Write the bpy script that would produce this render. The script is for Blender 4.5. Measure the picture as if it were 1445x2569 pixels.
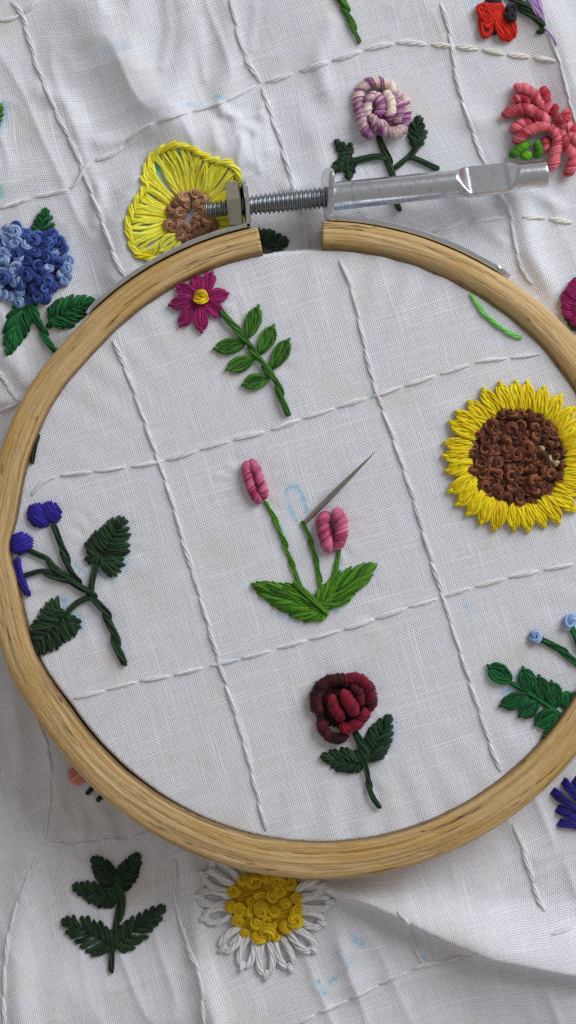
import bpy, math, random
import numpy as np

for o in list(bpy.data.objects):
    bpy.data.objects.remove(o)
SC = bpy.context.scene
COL = SC.collection
MM = 0.001
ZF = 6.5            # height of the fabric stretched in the hoop (mm)
CAM_D = 300.0       # camera distance above that fabric (mm)
PXMM = 16.0         # photograph pixels per mm at the height of that fabric

# ------------------------------------------------------------------ camera
cam = bpy.data.cameras.new("camera")
cam.sensor_fit = 'VERTICAL'
cam.sensor_height = 24.0
cam.lens = 24.0 * CAM_D / (2569 / PXMM)
cam.clip_start = 0.01
cam.clip_end = 10
camo = bpy.data.objects.new("camera", cam)
camo.location = (0, 0, (ZF + CAM_D) * MM)
COL.objects.link(camo)
SC.camera = camo

# ------------------------------------------------------------------ world and window light
w = bpy.data.worlds.new("World")
SC.world = w
w.use_nodes = True
bg = w.node_tree.nodes["Background"]
bg.inputs[0].default_value = (1.0, 0.955, 0.92, 1)
bg.inputs[1].default_value = 0.30


def area(name, loc, target, size, watts, col):
    l = bpy.data.lights.new(name, 'AREA')
    l.shape = 'RECTANGLE'
    l.size, l.size_y = size
    l.energy = watts
    l.color = col
    o = bpy.data.objects.new(name, l)
    o.location = loc
    d = np.array(target) - np.array(loc)
    from mathutils import Vector
    o.rotation_euler = Vector(d).to_track_quat('-Z', 'Y').to_euler()
    COL.objects.link(o)
    return o


area("window_light", (0.46, 0.46, 0.42), (0.0, 0.0, 0.0), (0.52, 0.52), 5.6, (0.90, 0.945, 1.0))
SC.view_settings.view_transform = 'Standard'
SC.view_settings.look = 'None'
SC.view_settings.exposure = 0.0
SC.view_settings.gamma = 1.0

random.seed(5)
RNG = np.random.default_rng(11)


# ------------------------------------------------------------------ maths
def lin(c):
    c = c / 255.0
    return c / 12.92 if c <= 0.04045 else ((c + 0.055) / 1.055) ** 2.4


def rgb(r, g, b, gain=1.0):
    return tuple(min(0.92, lin(v) * gain) for v in (r, g, b)) + (1.0,)


def sstep(a, b, x):
    t = np.clip((x - a) / (b - a), 0, 1)
    return t * t * (3 - 2 * t)


def vnoise(x, y, seed):
    r = np.random.default_rng(seed)
    tab = r.random((64, 64))
    xi, yi = np.floor(x).astype(int), np.floor(y).astype(int)
    fx, fy = x - xi, y - yi
    fx = fx * fx * fx * (fx * (fx * 6 - 15) + 10)
    fy = fy * fy * fy * (fy * (fy * 6 - 15) + 10)
    a = tab[xi % 64, yi % 64]; b = tab[(xi + 1) % 64, yi % 64]
    c = tab[xi % 64, (yi + 1) % 64]; d = tab[(xi + 1) % 64, (yi + 1) % 64]
    return (a * (1 - fx) + b * fx) * (1 - fy) + (c * (1 - fx) + d * fx) * fy


def P(px, py, z=ZF):
    """photograph pixel -> point at height z (mm)"""
    k = (ZF + CAM_D - z) / CAM_D
    return np.array([(px - 722.5) / PXMM * k, (1284.5 - py) / PXMM * k, z])


def seg_dist(x, y, pts):
    """distance to a polyline and the signed side"""
    best = np.full(x.shape, 1e9)
    for (ax, ay), (bx, by) in zip(pts[:-1], pts[1:]):
        dx, dy = bx - ax, by - ay
        L2 = dx * dx + dy * dy + 1e-9
        t = np.clip(((x - ax) * dx + (y - ay) * dy) / L2, 0, 1)
        d = np.hypot(x - ax - t * dx, y - ay - t * dy)
        best = np.minimum(best, d)
    return best


def px2(pts, z=-2.0):
    return [tuple(P(a, b, z)[:2]) for a, b in pts]


# ------------------------------------------------------------------ height of the cloth
HC = P(800, 1368)[:2]          # hoop centre
RIN = 740 / PXMM               # inner radius of the outer ring

RIDGES = [   # photo polyline, height, width (mm)
    ([(455, -60), (468, 90), (450, 240), (430, 300)], 0.8, 2.4),
    ([(565, -40), (580, 120), (560, 240)], 0.55, 1.9),
    ([(330, -60), (350, 60), (330, 160)], 0.7, 2.6),
    ([(220, 20), (330, 200), (430, 320), (580, 400)], 2.3, 4.6),
    ([(350, 470), (305, 560), (300, 680)], 1.5, 2.8),
    ([(150, 330), (60, 420), (-60, 460)], 1.0, 4.0),
    ([(555, 270), (600, 312), (640, 330)], 0.6, 0.9),
    ([(590, 320), (625, 410)], 0.5, 1.0),
    ([(535, 320), (548, 375)], 0.4, 0.9),
    ([(500, 60), (512, 200)], 0.22, 0.8), ([(415, -20), (425, 80), (410, 170)], 0.3, 0.9), ([(640, 20), (628, 120)], 0.2, 0.8),
    ([(560, 290), (610, 300), (650, 290)], 0.45, 0.7), ([(610, 350), (600, 420)], 0.4, 0.7), ([(640, 340), (650, 430)], 0.35, 0.7),
    ([(100, 230), (170, 260), (200, 330)], 0.6, 1.6), ([(380, 330), (330, 350), (250, 360)], 0.5, 1.2), ([(250, 470), (240, 560)], 0.5, 1.1),
    ([(830, 60), (800, 150), (815, 230)], 0.45, 1.5), ([(1200, 560), (1260, 610)], 0.5, 1.1), ([(1330, 480), (1400, 520)], 0.5, 1.2),
    ([(20, 1750), (40, 1900), (30, 2050)], 0.7, 1.6), ([(260, 2060), (280, 2120)], 0.5, 0.9), ([(200, 2060), (205, 2130)], 0.4, 0.8),
    ([(660, 270), (670, 380)], 0.5, 1.1),
    ([(725, 480), (800, 560), (800, 630)], 0.8, 1.6),
    ([(1275, 470), (1310, 560), (1330, 640), (1370, 740)], 1.3, 2.0),
    ([(1120, 470), (1190, 530), (1250, 560)], 0.7, 1.8),
    ([(1000, 330), (880, 300), (800, 330)], 0.6, 2.6),
    ([(1370, 40), (1420, 170), (1470, 330)], 1.4, 3.5),
    ([(1180, 300), (1280, 330)], 0.5, 2.0),
    ([(780, 2205), (850, 2226), (930, 2256), (1020, 2298), (1120, 2345), (1230, 2385), (1340, 2405), (1480, 2430)], 4.2, (5.2, 1.25)),
    ([(480, 2150), (492, 2290), (500, 2420), (540, 2560)], 1.7, 2.0),
    ([(70, 2170), (40, 2290), (40, 2420), (60, 2600)], 1.6, 2.6),
    ([(210, 2120), (170, 2300), (120, 2600)], 0.7, 3.0),
    ([(900, 2480), (860, 2380)], 0.7, 2.2),
    ([(20, 900), (70, 960)], 0.9, 1.6),
    ([(-20, 1010), (40, 1005)], 0.8, 1.2),
    ([(120, 1800), (140, 1990), (110, 2110)], 0.6, 2.0),
]
RIDGES = [(px2(a), h, wd) for a, h, wd in RIDGES]


def rin_at(th):
    """inner radius of the (not quite round) ring"""
    a = np.degrees(th) % 360
    return RIN + 0.88 * (sstep(136, 156, a) - sstep(202, 214, a)) + 0.4 * (1 - sstep(40, 62, a)) + 0.4 * sstep(335, 360, a) + 0.95 * np.exp(-((a - 180.5) / 4.5) ** 2)


def height_raw(x, y):
    r = np.hypot(x - HC[0], y - HC[1])
    th = np.arctan2(y - HC[1], x - HC[0])
    d = r - rin_at(th)
    # taut fabric, faint puckers towards the ring
    puck = 0.10 * np.sin(th * 47 + 2 * np.sin(th * 5)) * sstep(-16, -1, d) * (0.4 + 0.6 * vnoise(th * 3 + 40, th * 0 + 3, 3))
    zin = ZF + puck + 0.10 * (vnoise(x / 9 + 20, y / 9 + 20, 4) - 0.5) + 0.04 * (vnoise(x / 2.2 + 70, y / 2.2 + 70, 5) - 0.5)
    # stitching draws the cloth in a little round each motif
    for px_, py_, rr_ in ((795, 1490, 165), (635, 1210, 75), (838, 1330, 65), (1300, 1147, 188), (870, 1790, 95), (900, 1920, 80), (620, 880, 105), (500, 755, 78), (200, 1480, 125), (265, 1375, 85), (1360, 1730, 110), (1342, 1605, 26)):
        c = P(px_, py_)
        dx, dy = x - c[0], y - c[1]
        rd = np.hypot(dx, dy) * PXMM / rr_
        an = np.arctan2(dy, dx)
        zin = zin + 0.055 * np.sin(an * 11 + px_ + 1.5 * np.sin(an * 3 + py_)) * np.exp(-((rd - 1.0) / 0.28) ** 2) - 0.10 * np.exp(-(rd / 0.9) ** 4)
    # loose fabric round the hoop
    lowleft = sstep(10, -40, x + 0.35 * (y + 40)) * sstep(-4, -36, y) * sstep(-82, -60, y)
    z = -1.6 - 5.2 * lowleft - 0.8 * sstep(10, -45, x)
    corner = sstep(-5.0, 9.0, (x - 30.5) * 0.58 - (y + 76) * -0.80) * sstep(-62, -70, y) * sstep(22, 32, x)
    z = z + 2.6 * corner
    for pts, h, wd in RIDGES:
        dd = seg_dist(x, y, pts)
        if isinstance(wd, tuple):          # steep on the lower side, gentle above
            line = np.array(pts)
            below = y < np.interp(x, line[:, 0], line[:, 1])
            grow = sstep(line[0, 0], line[0, 0] + 22, x)
            wu = wd[0] * (0.35 + 0.65 * grow)
            wd = np.where(below, wd[1], wu)
        z = z + h * np.exp(-(dd / wd) ** 2)
    n1 = vnoise(x / 13 + 9, y / 17 + 9, 1) - 0.5
    xr, yr = x * 0.92 + y * 0.38, y * 0.92 - x * 0.38
    n2 = 1 - np.abs(2 * vnoise(xr / 5.5 + 31, yr / 15 + 31, 2) - 1)
    n3 = vnoise(x / 2.6 + 50, y / 3.4 + 50, 6) - 0.5
    n4 = 1 - np.abs(2 * vnoise(yr / 4.2 + 61, xr / 10 + 61, 8) - 1)
    calm = 1 - 0.6 * sstep(0, 30, x) * sstep(20, 40, y)
    z = z + 1.2 * n1 + calm * (0.42 * (n2 ** 2) + 0.08 * n3 + 0.16 * n4 ** 3)
    near = sstep(11.5, 6.0, d)
    z = z * (1 - near) + (np.minimum(z, -1.3 - 4.6 * lowleft)) * near
    sw = np.exp(-((np.degrees(th) % 360 - 222) / 26.0) ** 2)
    north = np.exp(-((np.degrees(th) % 360 - 95) / 9.0) ** 2)
    s = sstep(0.15 - 0.48 * sw - 0.4 * north, 2.0 - 0.5 * sw - 0.4 * north, d)
    return zin * (1 - s) + z * s


GX0, GX1, GY0, GY1, GS = -70.0, 76.0, -112.0, 112.0, 0.25
_gx = np.arange(GX0, GX1 + GS, GS)
_gy = np.arange(GY0, GY1 + GS, GS)
_X, _Y = np.meshgrid(_gx, _gy, indexing='ij')
_H = height_raw(_X, _Y)


def hz(x, y):
    x = np.asarray(x, float); y = np.asarray(y, float)
    u = np.clip((x - GX0) / GS, 0, len(_gx) - 1.001)
    v = np.clip((y - GY0) / GS, 0, len(_gy) - 1.001)
    i, j = u.astype(int), v.astype(int)
    fu, fv = u - i, v - j
    return ((_H[i, j] * (1 - fu) + _H[i + 1, j] * fu) * (1 - fv)
            + (_H[i, j + 1] * (1 - fu) + _H[i + 1, j + 1] * fu) * fv)


def W(px, py):
    """photograph pixel -> xy of the cloth seen there (mm)"""
    z = -1.0 if np.hypot(px - 800, py - 1368) > 745 else ZF
    for _ in range(8):
        p = P(px, py, z)
        z = 0.5 * z + 0.5 * float(hz(p[0], p[1]))
    return P(px, py, z)[:2]


# ------------------------------------------------------------------ materials
def new_mat(name):
    m = bpy.data.materials.new(name)
    m.use_nodes = True
    nt = m.node_tree
    return m, nt, nt.nodes["Principled BSDF"]


def N(nt, kind, **kw):
    n = nt.nodes.new(kind)
    for k, v in kw.items():
        setattr(n, k, v)
    return n


def MATH(nt, op, a, b=None, c=None):
    n = nt.nodes.new("ShaderNodeMath")
    n.operation = op
    for i, v in enumerate((a, b, c)):
        if v is None:
            continue
        if isinstance(v, (int, float)):
            n.inputs[i].default_value = v
        else:
            nt.links.new(v, n.inputs[i])
    return n.outputs[0]


def MIX(nt, f, a, b, blend='MIX'):
    n = nt.nodes.new("ShaderNodeMix")
    n.data_type = 'RGBA'
    n.blend_type = blend
    for s, v in ((n.inputs[0], f), (n.inputs[6], a), (n.inputs[7], b)):
        if isinstance(v, (int, float)):
            s.default_value = v
        elif isinstance(v, tuple):
            s.default_value = v
        else:
            nt.links.new(v, s)
    return n.outputs[2]


_TH = {}


def thread(name, a, b, rough=0.62, spec=0.25):
    """cotton floss: two dye tones mixed by the strand's own tint"""
    if name in _TH:
        return _TH[name]
    m, nt, bs = new_mat(name)
    at = N(nt, "ShaderNodeAttribute", attribute_name="tint")
    geo = N(nt, "ShaderNodeTexCoord")
    nz = N(nt, "ShaderNodeTexNoise")
    nz.inputs["Scale"].default_value = 1800
    nz.inputs["Detail"].default_value = 2
    nt.links.new(geo.outputs["Object"], nz.inputs["Vector"])
    f = MATH(nt, 'ADD', at.outputs["Fac"], MATH(nt, 'MULTIPLY', MATH(nt, 'SUBTRACT', nz.outputs["Fac"], 0.5), 0.7))
    cl = nt.nodes.new("ShaderNodeClamp")
    nt.links.new(f, cl.inputs[0])
    c = MIX(nt, cl.outputs[0], a, b)
    nt.links.new(c, bs.inputs["Base Color"])
    bs.inputs["Roughness"].default_value = rough
    bs.inputs["Specular IOR Level"].default_value = spec
    bs.inputs["Sheen Weight"].default_value = 0.12
    bs.inputs["Sheen Roughness"].default_value = 0.5
    bp = N(nt, "ShaderNodeBump")
    bp.inputs["Strength"].default_value = 0.5
    bp.inputs["Distance"].default_value = 0.00012
    nt.links.new(nz.outputs["Fac"], bp.inputs["Height"])
    nt.links.new(bp.outputs[0], bs.inputs["Normal"])
    _TH[name] = m
    return m


def cloth_material():
    m, nt, bs = new_mat("white_muslin")
    uv = N(nt, "ShaderNodeUVMap", uv_map="weave")
    # wandering yarns
    nd = N(nt, "ShaderNodeTexNoise", noise_dimensions='2D')
    nd.inputs["Scale"].default_value = 0.10
    nd.inputs["Detail"].default_value = 5
    nd.inputs["Roughness"].default_value = 0.42
    nt.links.new(uv.outputs[0], nd.inputs["Vector"])
    vs = N(nt, "ShaderNodeVectorMath", operation='SUBTRACT')
    vs.inputs[1].default_value = (0.5, 0.5, 0.5)
    nt.links.new(nd.outputs["Color"], vs.inputs[0])
    vm = N(nt, "ShaderNodeVectorMath", operation='SCALE')
    vm.inputs["Scale"].default_value = 0.8
    nt.links.new(vs.outputs[0], vm.inputs[0])
    va = N(nt, "ShaderNodeVectorMath", operation='ADD')
    nt.links.new(uv.outputs[0], va.inputs[0])
    nt.links.new(vm.outputs[0], va.inputs[1])
    sep = N(nt, "ShaderNodeSeparateXYZ")
    nt.links.new(va.outputs[0], sep.inputs[0])
    u, v = sep.outputs[0], sep.outputs[1]
    pitch = 0.30

    def streak(sx, sy, detail=2.0):
        mp = N(nt, "ShaderNodeMapping")
        mp.inputs["Scale"].default_value = (sx, sy, 1)
        nt.links.new(va.outputs[0], mp.inputs[0])
        n = N(nt, "ShaderNodeTexNoise", noise_dimensions='2D')
        n.inputs["Scale"].default_value = 1.0
        n.inputs["Detail"].default_value = detail
        nt.links.new(mp.outputs[0], n.inputs["Vector"])
        return n.outputs["Fac"]

    su = streak(3.3, 0.10)      # warp yarns: vary across u, long in v
    sv = streak(0.10, 3.3)
    a = MATH(nt, 'ABSOLUTE', MATH(nt, 'SINE', MATH(nt, 'MULTIPLY', u, math.pi / pitch)))
    b = MATH(nt, 'ABSOLUTE', MATH(nt, 'SINE', MATH(nt, 'MULTIPLY', v, math.pi / pitch)))
    ga = MATH(nt, 'POWER', MATH(nt, 'SUBTRACT', 1.0, a), 0.9)
    gb = MATH(nt, 'POWER', MATH(nt, 'SUBTRACT', 1.0, b), 0.9)
    pore = MATH(nt, 'MULTIPLY', ga, gb)
    s2 = MATH(nt, 'MULTIPLY', MATH(nt, 'SINE', MATH(nt, 'MULTIPLY', u, math.pi / pitch)),
              MATH(nt, 'SINE', MATH(nt, 'MULTIPLY', v, math.pi / pitch)))
    st = MATH(nt, 'MULTIPLY', MATH(nt, 'SUBTRACT', MATH(nt, 'ADD', su, sv), 1.0), 1.0)
    # colour
    thr = MIX(nt, MATH(nt, 'MULTIPLY_ADD', st, 1.1, 0.5), (0.77, 0.77, 0.815, 1), (0.895, 0.895, 0.95, 1))

    def slub(x):
        r = N(nt, "ShaderNodeMapRange")
        r.inputs[1].default_value = 0.62
        r.inputs[2].default_value = 0.72
        nt.links.new(x, r.inputs[0])
        return r.outputs[0]
    sl = MATH(nt, 'MAXIMUM', slub(streak(3.2, 0.05)), slub(streak(0.05, 3.2)))
    thr = MIX(nt, MATH(nt, 'MULTIPLY', sl, 0.5), thr, (0.95, 0.945, 0.965, 1))
    stain = N(nt, "ShaderNodeTexNoise", noise_dimensions='2D')
    stain.inputs["Scale"].default_value = 0.11
    stain.inputs["Detail"].default_value = 4
    nt.links.new(uv.outputs[0], stain.inputs["Vector"])
    sr = N(nt, "ShaderNodeMapRange")
    sr.inputs[1].default_value = 0.55
    sr.inputs[2].default_value = 0.80
    nt.links.new(stain.outputs["Fac"], sr.inputs[0])
    thr = MIX(nt, MATH(nt, 'MULTIPLY', sr.outputs[0], 0.6), thr, (0.80, 0.73, 0.64, 1))
    lint = streak(1.3, 1.3, 4.0)
    pf = MATH(nt, 'MULTIPLY', MATH(nt, 'MULTIPLY', pore, MATH(nt, 'MULTIPLY_ADD', sl, -0.5, 1.0)), MATH(nt, 'MULTIPLY_ADD', lint, 1.5, 0.55))
    col = MIX(nt, pf, thr, (0.22, 0.21, 0.22, 1))  # shade inside the weave pores, put into the colour
    pen = N(nt, "ShaderNodeAttribute", attribute_name="pen")
    pn = MATH(nt, 'MULTIPLY', pen.outputs["Fac"], MATH(nt, 'MULTIPLY_ADD', lint, 2.4, -0.45))
    pc = nt.nodes.new("ShaderNodeClamp")
    nt.links.new(pn, pc.inputs[0])
    col = MIX(nt, pc.outputs[0], col, (0.16, 0.50, 0.74, 1))
    teal = N(nt, "ShaderNodeAttribute", attribute_name="teal")
    col = MIX(nt, teal.outputs["Fac"], col, (0.16, 0.60, 0.52, 1))
    nt.links.new(col, bs.inputs["Base Color"])
    bs.inputs["Roughness"].default_value = 0.85
    bs.inputs["Specular IOR Level"].default_value = 0.15
    bs.inputs["Sheen Weight"].default_value = 0.15
    h = MATH(nt, 'ADD', MATH(nt, 'MULTIPLY', s2, 0.35), MATH(nt, 'MULTIPLY', pore, -1.0))
    h = MATH(nt, 'ADD', h, MATH(nt, 'MULTIPLY', st, 0.8))
    h = MATH(nt, 'ADD', h, MATH(nt, 'MULTIPLY', sl, 0.35))
    bp = N(nt, "ShaderNodeBump")
    bp.inputs["Strength"].default_value = 0.6
    bp.inputs["Distance"].default_value = 0.00009
    nt.links.new(h, bp.inputs["Height"])
    nt.links.new(bp.outputs[0], bs.inputs["Normal"])
    return m


def wood_material():
    m, nt, bs = new_mat("bamboo_wood")
    uv = N(nt, "ShaderNodeUVMap", uv_map="grain")

    def nz(sx, sy, detail, rough=0.6):
        mp = N(nt, "ShaderNodeMapping")
        mp.inputs["Scale"].default_value = (sx, sy, 1)
        nt.links.new(uv.outputs[0], mp.inputs[0])
        n = N(nt, "ShaderNodeTexNoise", noise_dimensions='2D')
        n.inputs["Scale"].default_value = 1
        n.inputs["Detail"].default_value = detail
        n.inputs["Roughness"].default_value = rough
        nt.links.new(mp.outputs[0], n.inputs["Vector"])
        return n.outputs["Fac"]

    def rng(x, a, b):
        r = N(nt, "ShaderNodeMapRange")
        r.inputs[1].default_value = a
        r.inputs[2].default_value = b
        nt.links.new(x, r.inputs[0])
        return r.outputs[0]
    g1 = nz(0.035, 1.5, 5)
    g2 = nz(0.12, 4.5, 3)
    g3 = nz(0.9, 3.0, 3)
    patch = nz(0.07, 0.35, 3)
    crack = nz(0.028, 1.05, 2.0, 0.45)
    c = MIX(nt, rng(g1, 0.33, 0.66), (0.50, 0.315, 0.125, 1), (0.73, 0.51, 0.25, 1))
    c = MIX(nt, MATH(nt, 'MULTIPLY', rng(g2, 0.50, 0.75), 0.26), c, (0.28, 0.155, 0.055, 1))
    c = MIX(nt, MATH(nt, 'MULTIPLY', rng(patch, 0.52, 0.68), 0.6), c, (0.55, 0.32, 0.075, 1))
    c = MIX(nt, MATH(nt, 'MULTIPLY', rng(g3, 0.55, 0.8), 0.45), c, (0.78, 0.57, 0.31, 1))
    # narrow dark fissures running with the grain
    ck = MATH(nt, 'ABSOLUTE', MATH(nt, 'SUBTRACT', crack, 0.5))
    ckl = MATH(nt, 'MULTIPLY', MATH(nt, 'SUBTRACT', 1.0, rng(ck, 0.0, 0.011)), rng(nz(0.05, 0.5, 2), 0.44, 0.56))
    c = MIX(nt, MATH(nt, 'MULTIPLY', ckl, 0.95), c, (0.10, 0.05, 0.02, 1))
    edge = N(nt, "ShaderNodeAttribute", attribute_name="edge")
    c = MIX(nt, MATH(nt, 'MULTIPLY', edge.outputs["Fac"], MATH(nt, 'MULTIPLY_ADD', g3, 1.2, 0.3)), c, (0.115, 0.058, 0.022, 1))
    nt.links.new(c, bs.inputs["Base Color"])
    bs.inputs["Roughness"].default_value = 0.55
    bs.inputs["Specular IOR Level"].default_value = 0.3
    h = MATH(nt, 'ADD', MATH(nt, 'MULTIPLY', g1, 1.0), MATH(nt, 'MULTIPLY', g2, 0.5))
    h = MATH(nt, 'ADD', h, MATH(nt, 'MULTIPLY', g3, 0.4))
    h = MATH(nt, 'SUBTRACT', h, MATH(nt, 'MULTIPLY', ckl, 1.2))
    bp = N(nt, "ShaderNodeBump")
    bp.inputs["Strength"].default_value = 0.8
    bp.inputs["Distance"].default_value = 0.00035
    nt.links.new(h, bp.inputs["Height"])
    nt.links.new(bp.outputs[0], bs.inputs["Normal"])
    return m


def metal_material(name, col, rough, pit=0.5, dark=(0.2, 0.2, 0.2, 1), amount=0.4):
    m, nt, bs = new_mat(name)
    tc = N(nt, "ShaderNodeTexCoord")
    n = N(nt, "ShaderNodeTexNoise")
    n.inputs["Scale"].default_value = 900
    n.inputs["Detail"].default_value = 4
    nt.links.new(tc.outputs["Object"], n.inputs["Vector"])
    r = N(nt, "ShaderNodeMapRange")
    r.inputs[1].default_value = 0.55
    r.inputs[2].default_value = 0.75
    nt.links.new(n.outputs["Fac"], r.inputs[0])
    nt.links.new(MIX(nt, MATH(nt, 'MULTIPLY', r.outputs[0], amount), col, dark), bs.inputs["Base Color"])
    bs.inputs["Metallic"].default_value = 1.0
    nt.links.new(MATH(nt, 'MULTIPLY_ADD', n.outputs["Fac"], 0.25, rough - 0.1), bs.inputs["Roughness"])
    bp = N(nt, "ShaderNodeBump")
    bp.inputs["Strength"].default_value = pit
    bp.inputs["Distance"].default_value = 0.0001
    nt.links.new(n.outputs["Fac"], bp.inputs["Height"])
    nt.links.new(bp.outputs[0], bs.inputs["Normal"])
    return m


# ------------------------------------------------------------------ mesh builder (quads only, millimetres)
class MB:
    def __init__(s):
        s.V, s.F, s.T, s.n = [], [], [], 0

    def add(s, v, f, t):
        s.V.append(v); s.F.append(f + s.n); s.T.append(t); s.n += len(v)

    def grid(s, G, tint, close=True):
        """G: (n, k, 3) rings"""
        n, k, _ = G.shape
        i = np.arange(n - 1)[:, None]
        j = np.arange(k if close else k - 1)[None, :]
        j2 = (j + 1) % k
        f = np.stack([i * k + j, (i + 1) * k + j, (i + 1) * k + j2, i * k + j2], -1).reshape(-1, 4)
        t = np.broadcast_to(np.asarray(tint, float).reshape(-1, 1), (n, k)).reshape(-1) if np.ndim(tint) else np.full(n * k, float(tint))
        s.add(G.reshape(-1, 3), f[:, ::-1], t)

    def tube(s, path, R, sides=6, tint=0.5, slant=0.0, squash=1.0):
        path = np.asarray(path, float)
        n = len(path)
        R = np.broadcast_to(np.asarray(R, float), (n,))
        side, nrm, tan = frames(path)
        a = np.linspace(0, 2 * math.pi, sides, endpoint=False)
        ca, sa = np.cos(a), np.sin(a)
        G = (path[:, None, :] + R[:, None, None] * (ca[None, :, None] * side[:, None, :]
             + squash * sa[None, :, None] * nrm[:, None, :] + slant * ca[None, :, None] * tan[:, None, :]))
        s.grid(G, tint)

    def build(s, name, mat, parent=None, origin=None, smooth=True, link=True, sep=None):
        v = np.concatenate(s.V); f = np.concatenate(s.F); t = np.concatenate(s.T)
        if origin is None:
            origin = np.array([(v[:, 0].min() + v[:, 0].max()) / 2, (v[:, 1].min() + v[:, 1].max()) / 2, v[:, 2].min()])
        me = mesh_from(name, (v - origin) * MM, f, smooth)
        at = me.attributes.new("tint", 'FLOAT', 'POINT')
        at.data.foreach_set("value", t.astype(np.float32))
        me.materials.append(mat)
        return place(name, me, origin, parent)


def mesh_from(name, v, f, smooth=True):
    me = bpy.data.meshes.new(name)
    me.vertices.add(len(v))
    me.vertices.foreach_set("co", np.ascontiguousarray(v, dtype=np.float32).ravel())
    me.loops.add(f.size)
    me.loops.foreach_set("vertex_index", np.ascontiguousarray(f, dtype=np.int32).ravel())
    me.polygons.add(len(f))
    me.polygons.foreach_set("loop_start", (np.arange(len(f)) * f.shape[1]).astype(np.int32))
    me.polygons.foreach_set("loop_total", np.full(len(f), f.shape[1], np.int32))
    me.polygons.foreach_set("use_smooth", np.full(len(f), bool(smooth)))
    me.update(calc_edges=True)
    me.validate()
    return me


ORI = {}


def place(name, data, origin, parent=None):
    o = bpy.data.objects.new(name, data)
    COL.objects.link(o)
    origin = np.asarray(origin, float)
    ORI[o.name] = origin
    if parent is not None:
        o.parent = parent
        o.location = (origin - ORI[parent.name]) * MM
    else:
        o.location = origin * MM
    return o


def frames(path):
    t = np.gradient(path, axis=0)
    t /= np.linalg.norm(t, axis=1, keepdims=True) + 1e-12
    up = np.array([0, 0, 1.0])
    side = np.cross(t, up)
    ln = np.linalg.norm(side, axis=1, keepdims=True)
    side = np.where(ln > 1e-3, side / (ln + 1e-12), np.array([1.0, 0, 0]))
    # keep neighbouring frames from flipping
    for i in range(1, len(side)):
        if np.dot(side[i], side[i - 1]) < 0:
            side[i] = -side[i]
    nrm = np.cross(side, t)
    return side, nrm, t


def smooth_line(pts, step=None, n=None):
    pts = np.asarray(pts, float)
    if len(pts) == 2:
        dense = np.linspace(pts[0], pts[1], 40)
    else:
        p = np.vstack([2 * pts[0] - pts[1], pts, 2 * pts[-1] - pts[-2]])
        out = []
        for i in range(1, len(p) - 2):
            t = np.linspace(0, 1, 24, endpoint=False)[:, None]
            a, b, c, d = p[i - 1], p[i], p[i + 1], p[i + 2]
            out.append(0.5 * (2 * b + (c - a) * t + (2 * a - 5 * b + 4 * c - d) * t ** 2 + (3 * b - a - 3 * c + d) * t ** 3))
        dense = np.vstack(out + [pts[-1:]])
    L = np.r_[0, np.cumsum(np.linalg.norm(np.diff(dense, axis=0), axis=1))]
    if n is None:
        n = max(2, int(round(L[-1] / step)) + 1)
    q = np.linspace(0, L[-1], n)
    return np.stack([np.interp(q, L, dense[:, k]) for k in range(dense.shape[1])], 1)


def line_len(p):
    return float(np.linalg.norm(np.diff(np.asarray(p), axis=0), axis=1).sum())


# ------------------------------------------------------------------ stitches
def bundle(mb, path, r, nstr=3, turns=0.6, tint=0.5, var=0.35, sides=5, taper=0.35, fuzz=0.35, tl=0.16):
    n = len(path)
    side, nrm, _ = frames(path)
    s = np.linspace(0, 1, n)
    ph = random.uniform(0, 6.28)
    prof = np.clip(np.minimum(s, 1 - s) / tl, 0, 1)
    prof = taper + (1 - taper) * np.sqrt(prof)
    ring = nstr + 2
    for k in range(ring + 1):
        a = ph + 2 * math.pi * k / ring + turns * 2 * math.pi * s + 0.35 * np.sin(s * 7 + k * 2.1)
        off = (r * 0.66 if k < ring else 0.0) * random.uniform(0.82, 1.15)
        pp = path + (off * prof * np.cos(a))[:, None] * side + (off * 0.8 * prof * np.sin(a))[:, None] * nrm
        rr = r * (0.37 if k < ring else 0.55) * prof * random.uniform(0.8, 1.15)
        mb.tube(pp, rr, 5 if k < ring else 4, float(np.clip(tint + random.uniform(-var, var) * 1.25, 0, 1)))
    # stray fibres
    for _ in range(2):
        if random.random() < fuzz and n > 4:
            i = random.randrange(1, n - 2)
            d = path[i + 1] - path[i]
            d = d / (np.linalg.norm(d) + 1e-9) * random.choice((-1, 1))
            o = side[i] * random.choice((-1, 1)) * random.uniform(0.4, 1.0) + np.array([0, 0, random.uniform(0.0, 0.6)])
            q = np.linspace(0, 1, 5)[:, None]
            L = random.uniform(0.5, 1.3)
            hair = path[i] + o * r * 0.6 + d * q * L * 0.8 + o * (q ** 1.5) * L * 0.55 + side[i] * np.sin(q * 3) * random.uniform(-0.15, 0.15)
            mb.tube(hair, 0.020, 3, 0.75)


def st_path(a, b, arch=0.35, lift=0.15, n=9, dive=0.25, bow=0.0):
    a, b = np.asarray(a, float), np.asarray(b, float)
    t = np.linspace(0, 1, n)
    d = b - a
    pn = np.array([-d[1], d[0]])
    xy = a + d * t[:, None] + pn * (bow * np.sin(math.pi * t))[:, None]
    z = hz(xy[:, 0], xy[:, 1]) + lift + arch * np.sin(math.pi * t) ** 0.7
    z[0] -= dive; z[-1] -= dive
    return np.c_[xy, z]


def stitch(mb, a, b, r=0.3, nstr=3, arch=0.3, lift=0.12, tint=0.5, bow=0.0, turns=None, n=9, var=0.35):
    L = float(np.hypot(*(np.asarray(b) - np.asarray(a))))
    bundle(mb, st_path(a, b, arch, lift, n, 0.3, bow), r, nstr, (L * 0.10 if turns is None else turns) * random.choice((1, 1)), tint, var)


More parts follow.
